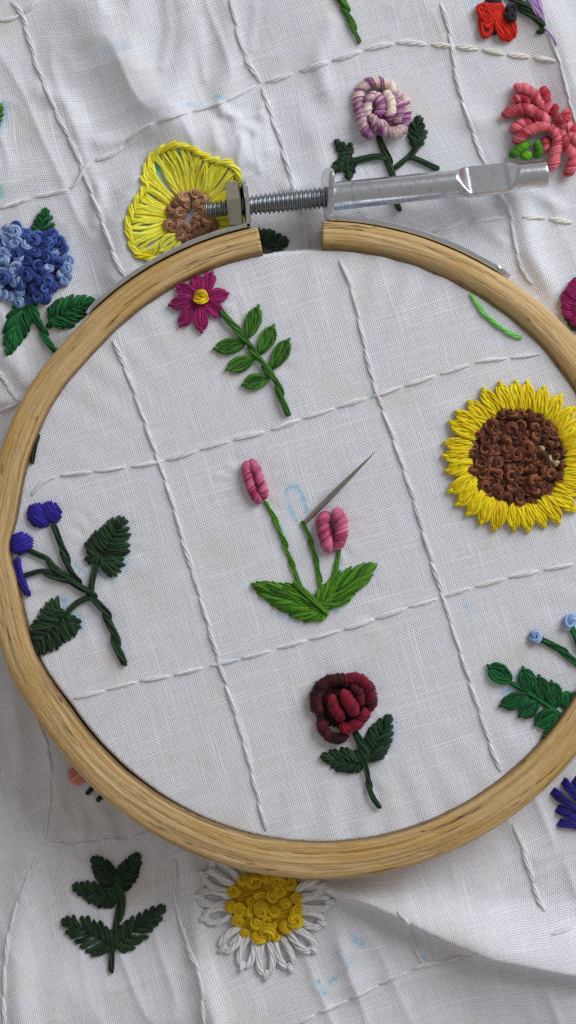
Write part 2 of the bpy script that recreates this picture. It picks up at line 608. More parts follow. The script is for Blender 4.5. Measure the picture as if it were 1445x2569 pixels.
def rope(mb, pts, r, seg, tint=0.5, lift=0.15, arch=0.22, nstr=3, off=0.25, taper_end=1.0):
    """stem stitch: overlapping slanted stitches along a line of cloth points"""
    ln = smooth_line(pts, step=0.12)
    L = line_len(ln)
    k = max(1, int(round(L / seg)))
    m = len(ln)
    for i in range(k):
        jl = random.uniform(-0.16, 0.16) / k
        a = i / k - 0.24 / k + jl
        b = (i + 1) / k + 0.24 / k + random.uniform(-0.1, 0.16) / k
        s = np.clip(np.linspace(a, b, 13), 0, 1) * (m - 1)
        xy = np.stack([np.interp(s, np.arange(m), ln[:, c]) for c in (0, 1)], 1)
        d = np.gradient(xy, axis=0)
        d /= np.linalg.norm(d, axis=1, keepdims=True) + 1e-9
        pn = np.c_[-d[:, 1], d[:, 0]]
        q = np.linspace(-1, 1, 13)
        rr = r * (1 + (taper_end - 1) * (i / max(1, k - 1)))
        xy = xy + pn * (q * rr * off * random.uniform(0.7, 1.5))[:, None]
        z = hz(xy[:, 0], xy[:, 1]) + lift + arch * np.cos(q * math.pi / 2) ** 0.7
        z[0] -= 0.25; z[-1] -= 0.25
        bundle(mb, np.c_[xy, z], rr * random.uniform(0.9, 1.1), nstr, random.uniform(0.15, 0.4), tint + random.uniform(-0.12, 0.12), 0.3)


def leaf(mb, base, tip, hw, nst=8, slant=0.28, tint=0.5, curve=0.0, e=0.8, pw=0.6, lift=0.15, arch=0.35, tipst=True, hw2=None, nstr=3, fat=1.0):
    """fishbone leaf"""
    B, T = np.asarray(base, float), np.asarray(tip, float)
    ax = T - B
    L = np.hypot(*ax)
    nl = np.array([-ax[1], ax[0]]) / L

    def mid(t):
        return B + ax * t + nl * curve * L * math.sin(math.pi * t)

    def wd(t, h):
        return h * max(0.0, math.sin(math.pi * t ** e)) ** pw
    r = fat * 0.60 * L / nst
    r = min(max(r, 0.24), 0.50)
    order = []
    for k in range(nst):
        for sgn in (1, -1):
            order.append((k, sgn))
    for k, sgn in order:
        te = min(0.97, (k + 0.75) / nst + random.uniform(-0.02, 0.02))
        tm = max(0.0, te - slant)
        h = hw if sgn > 0 or hw2 is None else hw2
        E = mid(te) + sgn * nl * wd(te, h) * random.uniform(0.9, 1.1)
        M = mid(tm) - sgn * nl * r * 0.35
        stitch(mb, E, M, r, nstr, arch=arch * random.uniform(0.8, 1.2), lift=lift + 0.05 * (k % 2), tint=tint + random.uniform(-0.12, 0.12), bow=random.uniform(-0.03, 0.06) * -sgn)
    if tipst:
        stitch(mb, mid(0.72), mid(1.0), r * 1.0, nstr, arch=arch, lift=lift + 0.1, tint=tint)


def lens(mb, base, tip, hw, n=3, r=0.3, tint=0.5, arch=0.35, lift=0.15, roundness=1.0, anchor=True, nstr=3, fill=True):
    """detached chain petal: bowed strands, closed by a small anchor stitch at the tip"""
    B, T = np.asarray(base, float), np.asarray(tip, float)
    ax = T - B
    L = np.hypot(*ax)
    nl = np.array([-ax[1], ax[0]]) / L
    offs = np.linspace(-1, 1, n)
    t = np.linspace(0, 1, 11)
    prof = np.sin(math.pi * t ** 1.25) ** roundness
    for s in sorted(offs, key=lambda q: -abs(q)):
        xy = B + ax * (t * (0.97 + 0.03 * (1 - abs(s))))[:, None] + nl * (s * hw * prof)[:, None]
        z = hz(xy[:, 0], xy[:, 1]) + lift + arch * np.sin(math.pi * np.clip(t * 0.95, 0, 1)) ** 0.6 + (0.10 if abs(s) > 0.6 else 0.0)
        z[0] -= 0.2; z[-1] -= 0.15
        bundle(mb, np.c_[xy, z], r, nstr, 0.25 + 0.08 * L, tint + random.uniform(-0.1, 0.1), 0.3)
    if anchor:
        u = ax / L
        stitch(mb, T - u * r * 2.0, T + u * r * 0.9, r * 0.75, nstr, arch=0.30, lift=lift + 0.25, tint=tint, n=7)


def satin_blob(mb, c, rx, ry, ang, r=0.24, tint=0.5, arch=0.9, split=False, nstr=3):
    """padded satin ellipse"""
    c = np.asarray(c, float)
    u = np.array([math.cos(ang), math.sin(ang)])
    v = np.array([-u[1], u[0]])
    n = max(4, int(2 * ry / (r * 1.3)))
    for k in range(n):
        q = -1 + 2 * (k + 0.5) / n
        h = rx * math.sqrt(max(0.02, 1 - q * q)) * random.uniform(0.96, 1.05)
        p0 = c + v * q * ry
        ar = arch * math.sqrt(max(0.05, 1 - q * q))
        stitch(mb, p0 - u * h, p0 + u * h, r, nstr, arch=ar, lift=0.15, tint=tint, n=11)


def bullion(mb, pts, r, pitch=0.42, tints=(0.5,), lift=0.0, hump=0.25, endz=0.55, sides=10):
    """coiled rod of wrapped thread, every wrap a few strands wide; pts in cloth mm"""
    pitch = 0.25
    ln = smooth_line(pts, step=pitch / 5)
    n = len(ln)
    L = line_len(ln)
    s = np.linspace(0, L, n)
    q = s / L
    ph = s / pitch + 0.25 * np.sin(s * 2.3 + len(pts))
    ridge = 1 - 0.17 * (1 - np.abs(np.sin(math.pi * ph)))
    endp = np.sqrt(np.clip(1 - (np.clip(1 - np.minimum(s, L - s) / (r * 1.1), 0, 1)) ** 2, 0.02, 1))
    wi = np.floor(ph - ph.min()).astype(int)
    m = wi.max() + 2
    slow = 1 + 0.06 * np.sin(np.arange(m) * 0.9 + random.uniform(0, 6)) + 0.04 * np.sin(np.arange(m) * 2.1)
    jit = np.array([random.uniform(0.93, 1.05) for _ in range(m)]) * slow
    tv, cur = [], random.choice(tints)
    for _ in range(m):
        if random.random() < 0.35:
            cur = random.choice(tints)
        tv.append(min(1, max(0, cur + random.uniform(-0.28, 0.28))))
    tv = np.array(tv)
    R = r * ridge * endp * jit[wi]
    z = hz(ln[:, 0], ln[:, 1]) + lift + r * 0.85 + hump * np.sin(math.pi * q)
    z -= (1 - np.clip(np.minimum(s, L - s) / (r * 1.5), 0, 1)) ** 2 * endz
    mb.tube(np.c_[ln, z], R, sides, tv[wi], slant=0.38)
    # stray fibres
    for _ in range(int(L * 0.8)):
        i = random.randrange(2, n - 3)
        a = random.uniform(0, 6.28)
        o = np.array([math.cos(a), math.sin(a), random.uniform(0.2, 0.8)])
        q = np.linspace(0, 1, 5)[:, None]
        base = np.array([ln[i, 0], ln[i, 1], z[i]]) + o * r * 0.75
        t2 = np.array([-math.sin(a), math.cos(a), 0]) * random.uniform(-0.7, 0.7)
        mb.tube(base + o * q * random.uniform(0.3, 0.6) + t2 * q ** 2 * 0.7, 0.018, 3, 0.8)


KNOTS = {}


def knot_mesh(kind, i):
    key = (kind, i)
    if key in KNOTS:
        return KNOTS[key]
    rs = random.Random(100 + i)
    mb = MB()
    turns = rs.uniform(1.35, 1.8)
    n = 26
    t = np.linspace(0, 1, n)
    a = t * turns * 2 * math.pi + rs.uniform(0, 6)
    R = 0.55 - 0.12 * t + 0.05 * np.sin(a * 2 + rs.uniform(0, 6))
    z = 0.42 + 0.34 * t + 0.06 * np.sin(a + rs.uniform(0, 6))
    path = np.c_[R * np.cos(a), R * np.sin(a) * rs.uniform(0.82, 1.0), z]
    end = path[-1]
    k = np.linspace(0, 1, 7)[1:, None]
    tail = end * (1 - k) + np.array([[-end[0] * 0.25, -end[1] * 0.25, 0.25]]) * k
    tail[:, 2] += 0.12 * np.sin(k[:, 0] * math.pi)
    st0 = path[0]
    lead = np.array([[st0[0] * 1.05, st0[1] * 1.05, -0.1]])
    full = smooth_line(np.vstack([lead, path, tail]), n=40)
    side, nrm, _ = frames(full)
    for q in range(4):
        aa = q * 1.57 + np.linspace(0, 8, len(full))
        pp = full + 0.20 * np.cos(aa)[:, None] * side + 0.20 * np.sin(aa)[:, None] * nrm
        mb.tube(pp, 0.165, 5, 0.5 + rs.uniform(-0.5, 0.5))
    # the cloth-side core that the loops sit on
    uu = np.linspace(0.02, 1, 5)
    core = np.stack([np.c_[0.62 * np.cos(p) * np.sin(uu * 1.57), 0.62 * np.sin(p) * np.sin(uu * 1.57), 0.60 * np.cos(uu * 1.57)] for p in np.linspace(0, 6.283, 9)[:-1]], 1)
    mb.grid(core, 0.4)
    v = np.concatenate(mb.V); f = np.concatenate(mb.F); tt = np.concatenate(mb.T)
    me = mesh_from("knot", v * MM, f, True)
    at = me.attributes.new("tint", 'FLOAT', 'POINT')
    at.data.foreach_set("value", tt.astype(np.float32))
    me.materials.append(kind)
    KNOTS[key] = me
    return me


def knot(xy, size, mat, parent, name="knot", sink=0.15, sx=1.0, label=None):
    z = float(hz(xy[0], xy[1]))
    o = place(name, knot_mesh(mat, random.randrange(9)), (xy[0], xy[1], z - sink * size), parent)
    size *= random.uniform(0.84, 1.18)
    o.scale = (size * sx, size * random.uniform(0.85, 1.1), size * random.uniform(0.8, 1.2))
    o.rotation_euler = (random.uniform(-0.6, 0.6), random.uniform(-0.6, 0.6), random.uniform(0, 6.28))
    if label:
        o["label"] = label
    return o


# ------------------------------------------------------------------ pen marks (water-erasable blue) and blue-green ink
PEN = [   # photo polyline, width mm, strength, channel
    ([(722, 1262), (716, 1240), (724, 1222), (738, 1217), (752, 1232), (764, 1255), (770, 1285)], 0.38, 0.75, 'pen'),
    ([(722, 1262), (730, 1284), (744, 1304)], 0.4, 0.85, 'pen'),
    ([(745, 1222), (762, 1258)], 0.42, 0.7, 'pen'),
    ([(885, 2352), (895, 2358), (905, 2366)], 0.7, 0.75, 'pen'),
    ([(799, 2462), (806, 2478), (814, 2492)], 0.45, 0.7, 'pen'),
    ([(830, 2464), (844, 2450), (846, 2442)], 0.5, 0.75, 'pen'),
    ([(872, 2412), (884, 2408), (870, 2426)], 0.8, 0.35, 'pen'),
    ([(846, 2388), (850, 2398)], 0.7, 0.35, 'pen'),
    ([(1064, 2400), (1070, 2412)], 0.5, 0.6, 'pen'),
    ([(545, 243), (562, 245)], 0.6, 0.55, 'pen'),
    ([(470, 262), (496, 264)], 0.6, 0.35, 'pen'),
    ([(265, 125), (300, 118), (315, 115)], 1.2, 0.25, 'pen'),
    ([(240, 185), (255, 200)], 1.0, 0.15, 'pen'),
    ([(550, 795), (556, 815)], 0.5, 0.3, 'pen'),
    ([(437, 800), (440, 812)], 0.5, 0.35, 'pen'),
    ([(700, 1370), (708, 1330), (695, 1310)], 0.35, 0.5, 'pen'),
    ([(852, 1395), (852, 1420), (848, 1440)], 0.4, 0.55, 'pen'),
    ([(700, 1545), (730, 1552), (760, 1556)], 0.5, 0.5, 'pen'),
    ([(840, 1518), (846, 1535)], 0.5, 0.5, 'pen'),
    ([(935, 1440), (944, 1425)], 0.5, 0.4, 'pen'),
    ([(990, 1810), (988, 1850), (975, 1880)], 0.5, 0.5, 'pen'),
    ([(318, 1330), (320, 1380), (310, 1430), (280, 1452), (250, 1440)], 0.6, 0.5, 'pen'),
    ([(160, 1500), (165, 1530), (200, 1550), (205, 1575)], 0.7, 0.6, 'pen'),
    ([(182, 1408), (230, 1460)], 0.5, 0.35, 'pen'),
    ([(290, 1600), (296, 1645)], 0.4, 0.3, 'pen'),
    ([(1290, 1690), (1300, 1700)], 0.6, 0.6, 'pen'),
    ([(1263, 1738), (1285, 1730)], 0.7, 0.75, 'pen'),
    ([(1170, 1522), (1180, 1528)], 0.6, 0.35, 'pen'),
    ([(1395, 740), (1400, 745)], 0.6, 0.3, 'pen'),
    ([(1430, 695), (1450, 690)], 0.6, 0.35, 'pen'),
    ([(1238, 1455), (1255, 1452)], 0.5, 0.35, 'pen'),
    ([(585, 1652), (610, 1648)], 0.5, 0.3, 'pen'),
    ([(4, 330), (6, 315), (14, 290), (8, 260)], 0.7, 0.5, 'pen'),
    ([(0, 470), (2, 490)], 0.6, 0.7, 'teal'),
    ([(1185, 8), (1195, 0)], 1.0, 0.3, 'pen'),
    ([(1395, 330), (1400, 360)], 0.4, 0.0, 'pen'),
    ([(850, 30), (870, 80)], 0.4, 0.2, 'pen'),
    ([(50, 1000), (54, 1012)], 0.6, 0.4, 'pen'),
    ([(755, 560), (765, 600)], 0.4, 0.0, 'pen'),
    ([(1040, 1290), (1048, 1320), (1060, 1370)], 0.4, 0.3, 'pen'),
    ([(925, 992), (930, 998)], 0.5, 0.5, 'pen'),
    ([(720, 1225), (728, 1222)], 0.4, 0.4, 'pen'),
    ([(800, 640), (790, 632)], 0.4, 0.0, 'pen'),
    # blue-green ink showing between the yellow buttonhole rays
    ([(352, 620), (340, 570), (352, 530), (385, 470), (388, 425), (420, 392), (465, 392), (505, 408), (540, 428), (575, 440)], 1.1, 1.0, 'teal'),
    ([(365, 640), (345, 600)], 1.1, 0.6, 'teal'),
]


# ------------------------------------------------------------------ the cloth
def cloth():
    def axis(lo, hi, step, far):
        c = list(np.arange(lo, hi + 1e-6, step))
        g, d = c[-1], step
        while g < far:
            d *= 1.12; g += d; c.append(g)
        g, d, left = c[0], step, []
        while g > -far:
            d *= 1.12; g -= d; left.append(g)
        return np.array(left[::-1] + c)
    ax = axis(-50, 56, 0.30, 170)
    ay = axis(-88, 88, 0.30, 220)
    X, Y = np.meshgrid(ax, ay, indexing='ij')
    Z = height_raw(X, Y)
    nx, ny = X.shape
    i = np.arange(nx - 1)[:, None]; j = np.arange(ny - 1)[None, :]
    f = np.stack([i * ny + j, (i + 1) * ny + j, (i + 1) * ny + j + 1, i * ny + j + 1], -1).reshape(-1, 4)
    V = np.stack([X, Y, Z], -1).reshape(-1, 3)
    me = mesh_from("embroidered_cloth", V * MM, f, True)
    uvl = me.uv_layers.new(name="weave")
    A = math.radians(16.3)
    wx = 0.9 * (vnoise(X / 25 + 5, Y / 25 + 5, 21) - 0.5) * 6
    wy = 0.9 * (vnoise(X / 25 + 15, Y / 25 + 15, 22) - 0.5) * 6
    out = sstep(0, 6, np.hypot(X - HC[0], Y - HC[1]) - RIN - 0.5)
    Xw, Yw = X + wx * out, Y + wy * out
    U = np.stack([Xw * math.cos(A) + Yw * math.sin(A), -Xw * math.sin(A) + Yw * math.cos(A)], -1).reshape(-1, 2)
    uvl.data.foreach_set("uv", U[f.ravel()].astype(np.float32).ravel())
    ch = {'pen': np.zeros(nx * ny), 'teal': np.zeros(nx * ny)}
    for pts, wd, st, c in PEN:
        if st <= 0:
            continue
        q = [W(a, b) for a, b in pts]
        qa = np.array(q)
        m = ((V[:, 0] > qa[:, 0].min() - 3) & (V[:, 0] < qa[:, 0].max() + 3)
             & (V[:, 1] > qa[:, 1].min() - 3) & (V[:, 1] < qa[:, 1].max() + 3))
        d = seg_dist(V[m, 0], V[m, 1], q)
        ch[c][m] = np.maximum(ch[c][m], st * np.exp(-(d / wd) ** 2 * 1.3))
    for k, a in ch.items():
        at = me.attributes.new(k, 'FLOAT', 'POINT')
        at.data.foreach_set("value", a.astype(np.float32))
    me.materials.append(cloth_material())
    o = place("embroidered_cloth", me, (0, 0, 0))
    o["label"] = "crumpled white cotton cloth stitched with a grid of white lines and many coloured flowers"
    o["category"] = "cloth"
    return o


CLOTH = cloth()

# table under the cloth
tb = MB()
z0 = float(_H.min()) - 2.0
g = np.array([[[x, y, z] for (x, y) in ((-300, -400), (300, -400), (300, 400), (-300, 400))] for z in (z0 - 30, z0)], float)
cap = np.array([[[-300, -400, z0], [300, -400, z0]], [[-300, 400, z0], [300, 400, z0]]], float)
tb.grid(g, 0.5); tb.grid(cap, 0.5, close=False)
mt, ntt, bst = new_mat("table_laminate")
ntz = N(ntt, "ShaderNodeTexNoise")
ntz.inputs["Scale"].default_value = 60
ntt.links.new(MIX(ntt, ntz.outputs["Fac"], (0.30, 0.28, 0.26, 1), (0.36, 0.34, 0.32, 1)), bst.inputs["Base Color"])
table = tb.build("table_top", mt, smooth=False)
table["kind"] = "structure"


# ------------------------------------------------------------------ hoop
def empty(name, origin, parent=None, **props):
    o = place(name, None, origin, parent)
    o.empty_display_size = 0.005
    for k, v in props.items():
        o[k] = v
    return o


HOOP = empty("embroidery_hoop", (HC[0], HC[1], -1.0),
             label="round wooden embroidery hoop with a metal clamp screw gripping the cloth", category="hoop")
TH0, TH1 = math.radians(100.9), math.radians(89.4 + 360)


def ring_width(th):
    return (88 - 12 * math.sin(th) + 4 * math.cos(th)) / PXMM + 0.10 * math.sin(3 * th + 1)


def ring_profile(th):
    wd = ring_width(th)
    bev = 0.25 + 1.25 * max(0.0, math.cos(th - math.radians(52))) ** 1.5
    gap = 0.18 * max(0.0, math.cos(th - math.radians(218)))
    k = wd / 5.5
    zt = 8.0 + 0.12 * math.sin(2 * th + 0.6) + 0.05 * math.sin(9 * th)
    prof = [(gap + 0.1, -1.0), (gap, 3.0), (gap, 6.2), (gap + 0.12 * bev, zt - 1.25), (gap + 0.5 * bev, zt - 0.65), (gap + 0.85 * bev, zt - 0.22),
            (gap + bev + 0.25, zt), (gap + bev * 0.6 + 1.4, zt + 0.10), (2.6 * k + 0.2, zt + 0.06), (3.6 * k, zt - 0.06),
            (4.55 * k, zt - 0.26), (5.0 * k, zt - 0.62), (5.3 * k, zt - 1.3), (5.45 * k, zt - 3.0), (5.5 * k, 1.5), (5.45 * k, -1.0)]
    return prof


def hoop_ring():
    n = 720
    ths = np.linspace(TH0, TH1, n)
    wob = vnoise(np.linspace(0, 60, n), np.full(n, 2.5), 33) - 0.5
    rings, edges = [], []
    ks = 110
    for i, th in enumerate(ths):
        pr = np.array(ring_profile(th))
        q = smooth_line(pr, n=ks)
        r = float(rin_at(th)) + q[:, 0] + 0.10 * wob[i] * (q[:, 1] > 5)
        # hand-sawn unevenness
        r = r + 0.05 * (vnoise(np.full(ks, th * 30.0) + 10, np.arange(ks) / 3.0 + 4, 35) - 0.5)
        z = q[:, 1] + 0.09 * (vnoise(np.full(ks, th * 16.0) + 10, np.arange(ks) / 2.2 + 4, 36) - 0.5)
        # splits in the bamboo along the lower side of the ring
        for a0, a1, rr, dep in ((254, 304, 1.9, 0.40), (266, 306, 4.35, 0.50), (225, 252, 2.4, 0.16), (200, 228, 1.6, 0.12), (140, 166, 2.9, 0.14), (428, 446, 2.2, 0.15), (166, 200, 3.3, 0.12)):
            a = math.degrees(th)
            if a0 < a < a1:
                e = math.sin((a - a0) / (a1 - a0) * math.pi) ** 0.4
                c = rr + 0.16 * (vnoise(np.array([a / 2.2]), np.array([rr * 7]), 38)[0] - 0.5)
                z = z - dep * e * np.exp(-((q[:, 0] - c) / 0.085) ** 2) * (q[:, 1] > 4)
        rings.append(np.c_[HC[0] + r * math.cos(th), HC[1] + r * math.sin(th), z])
        # stained inner rim, widened at upper right with the bevel's shade painted in
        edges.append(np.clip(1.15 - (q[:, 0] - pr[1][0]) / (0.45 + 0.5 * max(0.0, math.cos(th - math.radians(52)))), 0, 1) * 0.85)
    G = np.array(rings)
    E = np.array(edges)
    V = G.reshape(-1, 3)
    i = np.arange(n - 1)[:, None]; j = np.arange(ks)[None, :]; j2 = (j + 1) % ks
    f = np.stack([i * ks + j, (i + 1) * ks + j, (i + 1) * ks + j2, i * ks + j2], -1).reshape(-1, 4)
    # end grain: a strip of quads across each cut end
    half = ks // 2
    capf = []
    for row, flip in ((0, False), (n - 1, True)):
        for k in range(half - 1):
            qd = [row * ks + k, row * ks + k + 1, row * ks + ks - 2 - k, row * ks + ks - 1 - k]
            capf.append(qd[::-1] if flip else qd)
    ff = np.vstack([f, np.array(capf)])
    org = np.array([HC[0], HC[1], -1.0])
    me = mesh_from("outer_ring", (V - org) * MM, ff, True)
    uvl = me.uv_layers.new(name="grain")
    arc = np.broadcast_to((ths * 49)[:, None], (n, ks))
    ac = np.broadcast_to(np.r_[0, np.cumsum(np.linalg.norm(np.diff(smooth_line(np.array(ring_profile(3.0)), n=ks), axis=0), axis=1))][None, :], (n, ks))
    U = np.stack([arc, ac], -1).reshape(-1, 2)
    fi = np.empty(len(me.loops), np.int32)
    me.loops.foreach_get("vertex_index", fi)
    uvl.data.foreach_set("uv", U[fi].astype(np.float32).ravel())
    at = me.attributes.new("edge", 'FLOAT', 'POINT')
    at.data.foreach_set("value", E.reshape(-1).astype(np.float32))
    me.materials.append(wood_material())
    return place("outer_ring", me, org, HOOP)


hoop_ring()
ZINC = metal_material("zinc_plate", (0.66, 0.68, 0.72, 1), 0.24, 0.25, (0.26, 0.26, 0.27, 1), 0.6)
STEEL = metal_material("screw_steel", (0.36, 0.38, 0.40, 1), 0.26, 0.3, (0.14, 0.14, 0.14, 1), 0.6)
BRASSY = metal_material("nut_steel", (0.44, 0.42, 0.34, 1), 0.42, 0.9, (0.16, 0.15, 0.12, 1), 0.7)
NEEDLE = metal_material("needle_steel", (0.44, 0.41, 0.36, 1), 0.22, 0.1, (0.2, 0.19, 0.17, 1), 0.4)

# clamp screw axis
AZ = 4.4
SA = P(516, 527, AZ)
SB = P(1371, 436, AZ)
SU = (SB - SA) / np.linalg.norm(SB - SA)
SN = np.array([-SU[1], SU[0], 0.0])       # sideways (away from the hoop)
SL = float(np.linalg.norm(SB - SA))


def along(px):
    return (px - 516) / (1371 - 516) * SL


def clamp_band(ta, tb, lug_px, name, lean, hw=0.46):
    """strip round the outside of the ring, bent outwards into a lug at the gap"""
    t0, t1 = math.radians(ta), math.radians(tb)
    line = []
    for th in np.linspace(t0, t1, 60):
        r = float(rin_at(th)) + ring_width(th) + 0.40
        line.append((HC[0] + r * math.cos(th), HC[1] + r * math.sin(th)))
    foot = P(lug_px[0][0], lug_px[0][1], 4.0)[:2]
    top = P(lug_px[1][0], lug_px[1][1], 4.0)[:2]
    line = line[:-1] if np.hypot(*(np.array(line[-1]) - foot)) < 1.2 else line
    line = np.array(line)
    lug = np.array([foot + (top - foot) * t for t in np.linspace(0.10, 1, 14)])
    # rounded bend between strip and lug
    a, b, c = line[-1], foot, lug[0]
    bend = np.array([(1 - t) ** 2 * a + 2 * t * (1 - t) * b + t * t * c for t in np.linspace(0.15, 0.85, 7)])
    ln = np.vstack([line, bend, lug])
    d = np.gradient(ln, axis=0); d /= np.linalg.norm(d, axis=1, keepdims=True)
    nrm = np.c_[-d[:, 1], d[:, 0]]
    k = np.r_[np.zeros(len(line) + len(bend)), np.linspace(0, 1, len(lug))]
    zt = 7.35 + 0.5 * sstep(0, .3, k)
    zb = 0.6 + 0.0 * k
    # rounded lug corner
    zt = zt - 2.2 * np.clip((k - 0.72) / 0.28, 0, 1) ** 3
    zb = zb + 2.2 * np.clip((k - 0.72) / 0.28, 0, 1) ** 3
    # strip end tapers to a rounded tongue
    e = np.clip(1 - np.arange(len(ln)) / 5.0, 0, 1) ** 2
    zt = zt - 2.0 * e; zb = zb + 2.0 * e
    rings = []
    for i in range(len(ln)):
        sh = lean * k[i] ** 0.5
        pr = []
        for s, zz in ((-1, zb[i]), (-1, zt[i] - 0.14), (-0.65, zt[i]), (0.65, zt[i]), (1, zt[i] - 0.14), (1, zb[i])):
            p = ln[i] + nrm[i] * hw * s
            pr.append((p[0] + sh * (zz - 4) / 4, p[1], zz))
        rings.append(pr)
    G = np.array(rings, float)
    mb = MB()
    mb.grid(G, 0.5)
    for row in (G[0], G[-1]):
        mb.grid(np.array([[row[0], row[1]], [row[5], row[4]]]), 0.5, close=False)
        mb.grid(np.array([[row[1], row[2]], [row[4], row[3]]]), 0.5, close=False)
    o = mb.build(name, ZINC, HOOP)
    md = o.modifiers.new("edge", 'EDGE_SPLIT'); md.split_angle = math.radians(40)
    return o


o = clamp_band(135.0, 101.8, [(626, 582), (606, 452)], "clamp_bracket", 0.55, 0.36)
o["label"] = "clamp strip bent up beside the hexagonal nut"
o = clamp_band(54.6, 88.2, [(824, 557), (821, 425)], "clamp_bracket", 0.75)
o["label"] = "clamp strip bent up against the smooth screw barrel"

# threaded rod
mb = MB()
s0, s1 = 0.0, along(826)
pitch = 0.715
nn = int((s1 - s0) / pitch * 10)
ss = np.linspace(s0, s1, nn)
sides = 20
aa = np.linspace(0, 2 * math.pi, sides, endpoint=False)
rr = 1.28 + 0.42 * sstep(along(520), along(720), ss) * 1.0
tri = np.abs(((ss[:, None] / pitch + aa[None, :] / (2 * math.pi)) % 1.0) - 0.5) * 2
tri = np.clip((tri - 0.12) / 0.72, 0, 1)
R = rr[:, None] + 0.05 - 0.40 * tri
R[0] *= 0.02; R[1] = np.minimum(R[1], rr[1] * 0.82)
G = SA + ss[:, None, None] * SU + R[:, :, None] * (np.cos(aa)[None, :, None] * SN + np.sin(aa)[None, :, None] * np.array([0, 0, 1.0]))
mb.grid(G, 0.5)
mb.build("threaded_rod", STEEL, HOOP)

# barrel with a pinched flat near its open end
mb = MB()
ss = np.r_[along(834) + np.array([0.0, 0.0, 0.05, 0.2]), np.linspace(along(845), along(1365), 120), along(1369), SL, SL, SL - 0.02, SL - 1.2, SL - 1.2]
sides = 48
aa = np.linspace(0, 2 * math.pi, sides, endpoint=False)
fl = sstep(along(1140), along(1180), ss) * (1 - sstep(along(1268), along(1306), ss))
na = math.radians(62)
nv = np.array([math.cos(na), math.sin(na)])
tv = np.array([-nv[1], nv[0]])
rings = []
for i, s in enumerate(ss):
    rad = 2.22 - 0.16 * (s - along(834)) / (SL - along(834))
    if i in (0,):
        rad = 0.05
    elif i == 1:
        rad *= 0.93
    m = len(ss)
    if i == m - 5: rad *= 0.985
    if i == m - 4: rad *= 0.97
    if i in (m - 3, m - 2): rad *= 0.66
    if i == m - 1: rad = 0.02
    cs = np.stack([np.cos(aa), np.sin(aa)], 1) * rad
    a = cs @ nv; b = cs @ tv
    f = fl[i]
    b2 = b * (1 + 0.30 * f)
    lim = rad * (1.05 - 0.80 * f)
    a2 = np.minimum(a, lim)
    a2 = np.where(a2 < 0, a2 * (1 - 0.10 * f), a2)
    q = a2[:, None] * nv + b2[:, None] * tv
    rings.append(SA + s * SU + q[:, :1] * SN + q[:, 1:] * np.array([0, 0, 1.0]))
mb.grid(np.array(rings), 0.5)
o = mb.build("screw_barrel", ZINC, HOOP)
md = o.modifiers.new("edge", 'EDGE_SPLIT'); md.split_angle = math.radians(48)

# hexagonal nut
mb = MB()
n0, n1 = along(571), along(606)
R6 = 4.05
ha = [math.radians(22 + 60 * k) for k in range(6)]
rings = []
for s, r in ((n0, 1.2), (n0, R6 * 0.90), (n0 + 0.18, R6), (n1 - 0.18, R6), (n1, R6 * 0.90), (n1, 1.2)):
    rings.append([SA + s * SU + r * (math.cos(a) * SN + math.sin(a) * np.array([0, 0, 1.0])) for a in ha])
mb.grid(np.array(rings), 0.5)
mb.build("hex_nut", BRASSY, HOOP, smooth=False)

# ------------------------------------------------------------------ needle
mb = MB()
b0 = W(763, 1312)
n_a = np.array([b0[0], b0[1], float(hz(*b0)) + 0.25])
n_b = P(945, 1130, ZF + 3.4)
t = np.linspace(0, 1, 40)
path = n_a + (n_b - n_a) * t[:, None]
R = 0.36 + 0.12 * sstep(0, .3, t)
R = R * np.clip((1 - t) / 0.55, 0.015, 1) ** 0.8
R[0] *= 0.3
mb.tube(path, R, 14, 0.5)
nd = mb.build("sewing_needle", NEEDLE, origin=n_a)
nd["label"] = "thin grey steel needle poking up from the cloth between the pink buds"
nd["category"] = "needle"

# ------------------------------------------------------------------ thread colours
G_BRIGHT = thread("leaf_green_floss", rgb(26, 76, 4, 1.05), rgb(92, 150, 24, 1.1))
G_MID = thread("fern_green_floss", rgb(22, 66, 10, 1.05), rgb(82, 140, 44, 1.1))
G_DARK = thread("bottle_green_floss", rgb(6, 26, 12, 1.0), rgb(42, 76, 42, 1.0))
G_EMER = thread("emerald_floss", rgb(0, 44, 18, 1.05), rgb(18, 112, 54, 1.1))
G_LIME = thread("lime_floss", rgb(84, 170, 66, 1.1), rgb(140, 215, 115, 1.15))
G_CALYX = thread("calyx_green_floss", rgb(36, 96, 8, 1.1), rgb(98, 165, 25, 1.1))
YEL = thread("sunflower_yellow_floss", rgb(205, 165, 0, 1.1), rgb(243, 222, 20, 1.1))
YELK = thread("daisy_yellow_floss", rgb(196, 158, 4, 1.1), rgb(232, 206, 24, 1.1))
LEMON = thread("lemon_floss", rgb(222, 206, 4, 1.1), rgb(246, 240, 95, 1.15))
BROWN = thread("brown_floss", rgb(62, 28, 12, 1.1), rgb(150, 88, 56, 1.1))
CREAM = thread("cream_floss", rgb(178, 160, 120, 1.1), rgb(220, 205, 170, 1.1))
TAN = thread("tan_floss", rgb(140, 96, 66, 1.1), rgb(200, 156, 122, 1.1))
NAVYB = thread("hydrangea_blue_floss", rgb(26, 42, 108, 1.1), rgb(80, 106, 176, 1.1))
LIGHTB = thread("powder_blue_floss", rgb(96, 126, 178, 1.1), rgb(168, 188, 220, 1.1))
ROYAL = thread("royal_blue_floss", rgb(22, 14, 96, 1.2), rgb(58, 44, 172, 1.2))
INDIGO = thread("indigo_floss", rgb(14, 12, 84, 1.1), rgb(46, 42, 150, 1.1))
MAG = thread("magenta_floss", rgb(108, 6, 66, 1.1), rgb(172, 36, 112, 1.1))
PINK = thread("pink_floss", rgb(150, 34, 78, 1.05), rgb(212, 118, 152, 1.1))
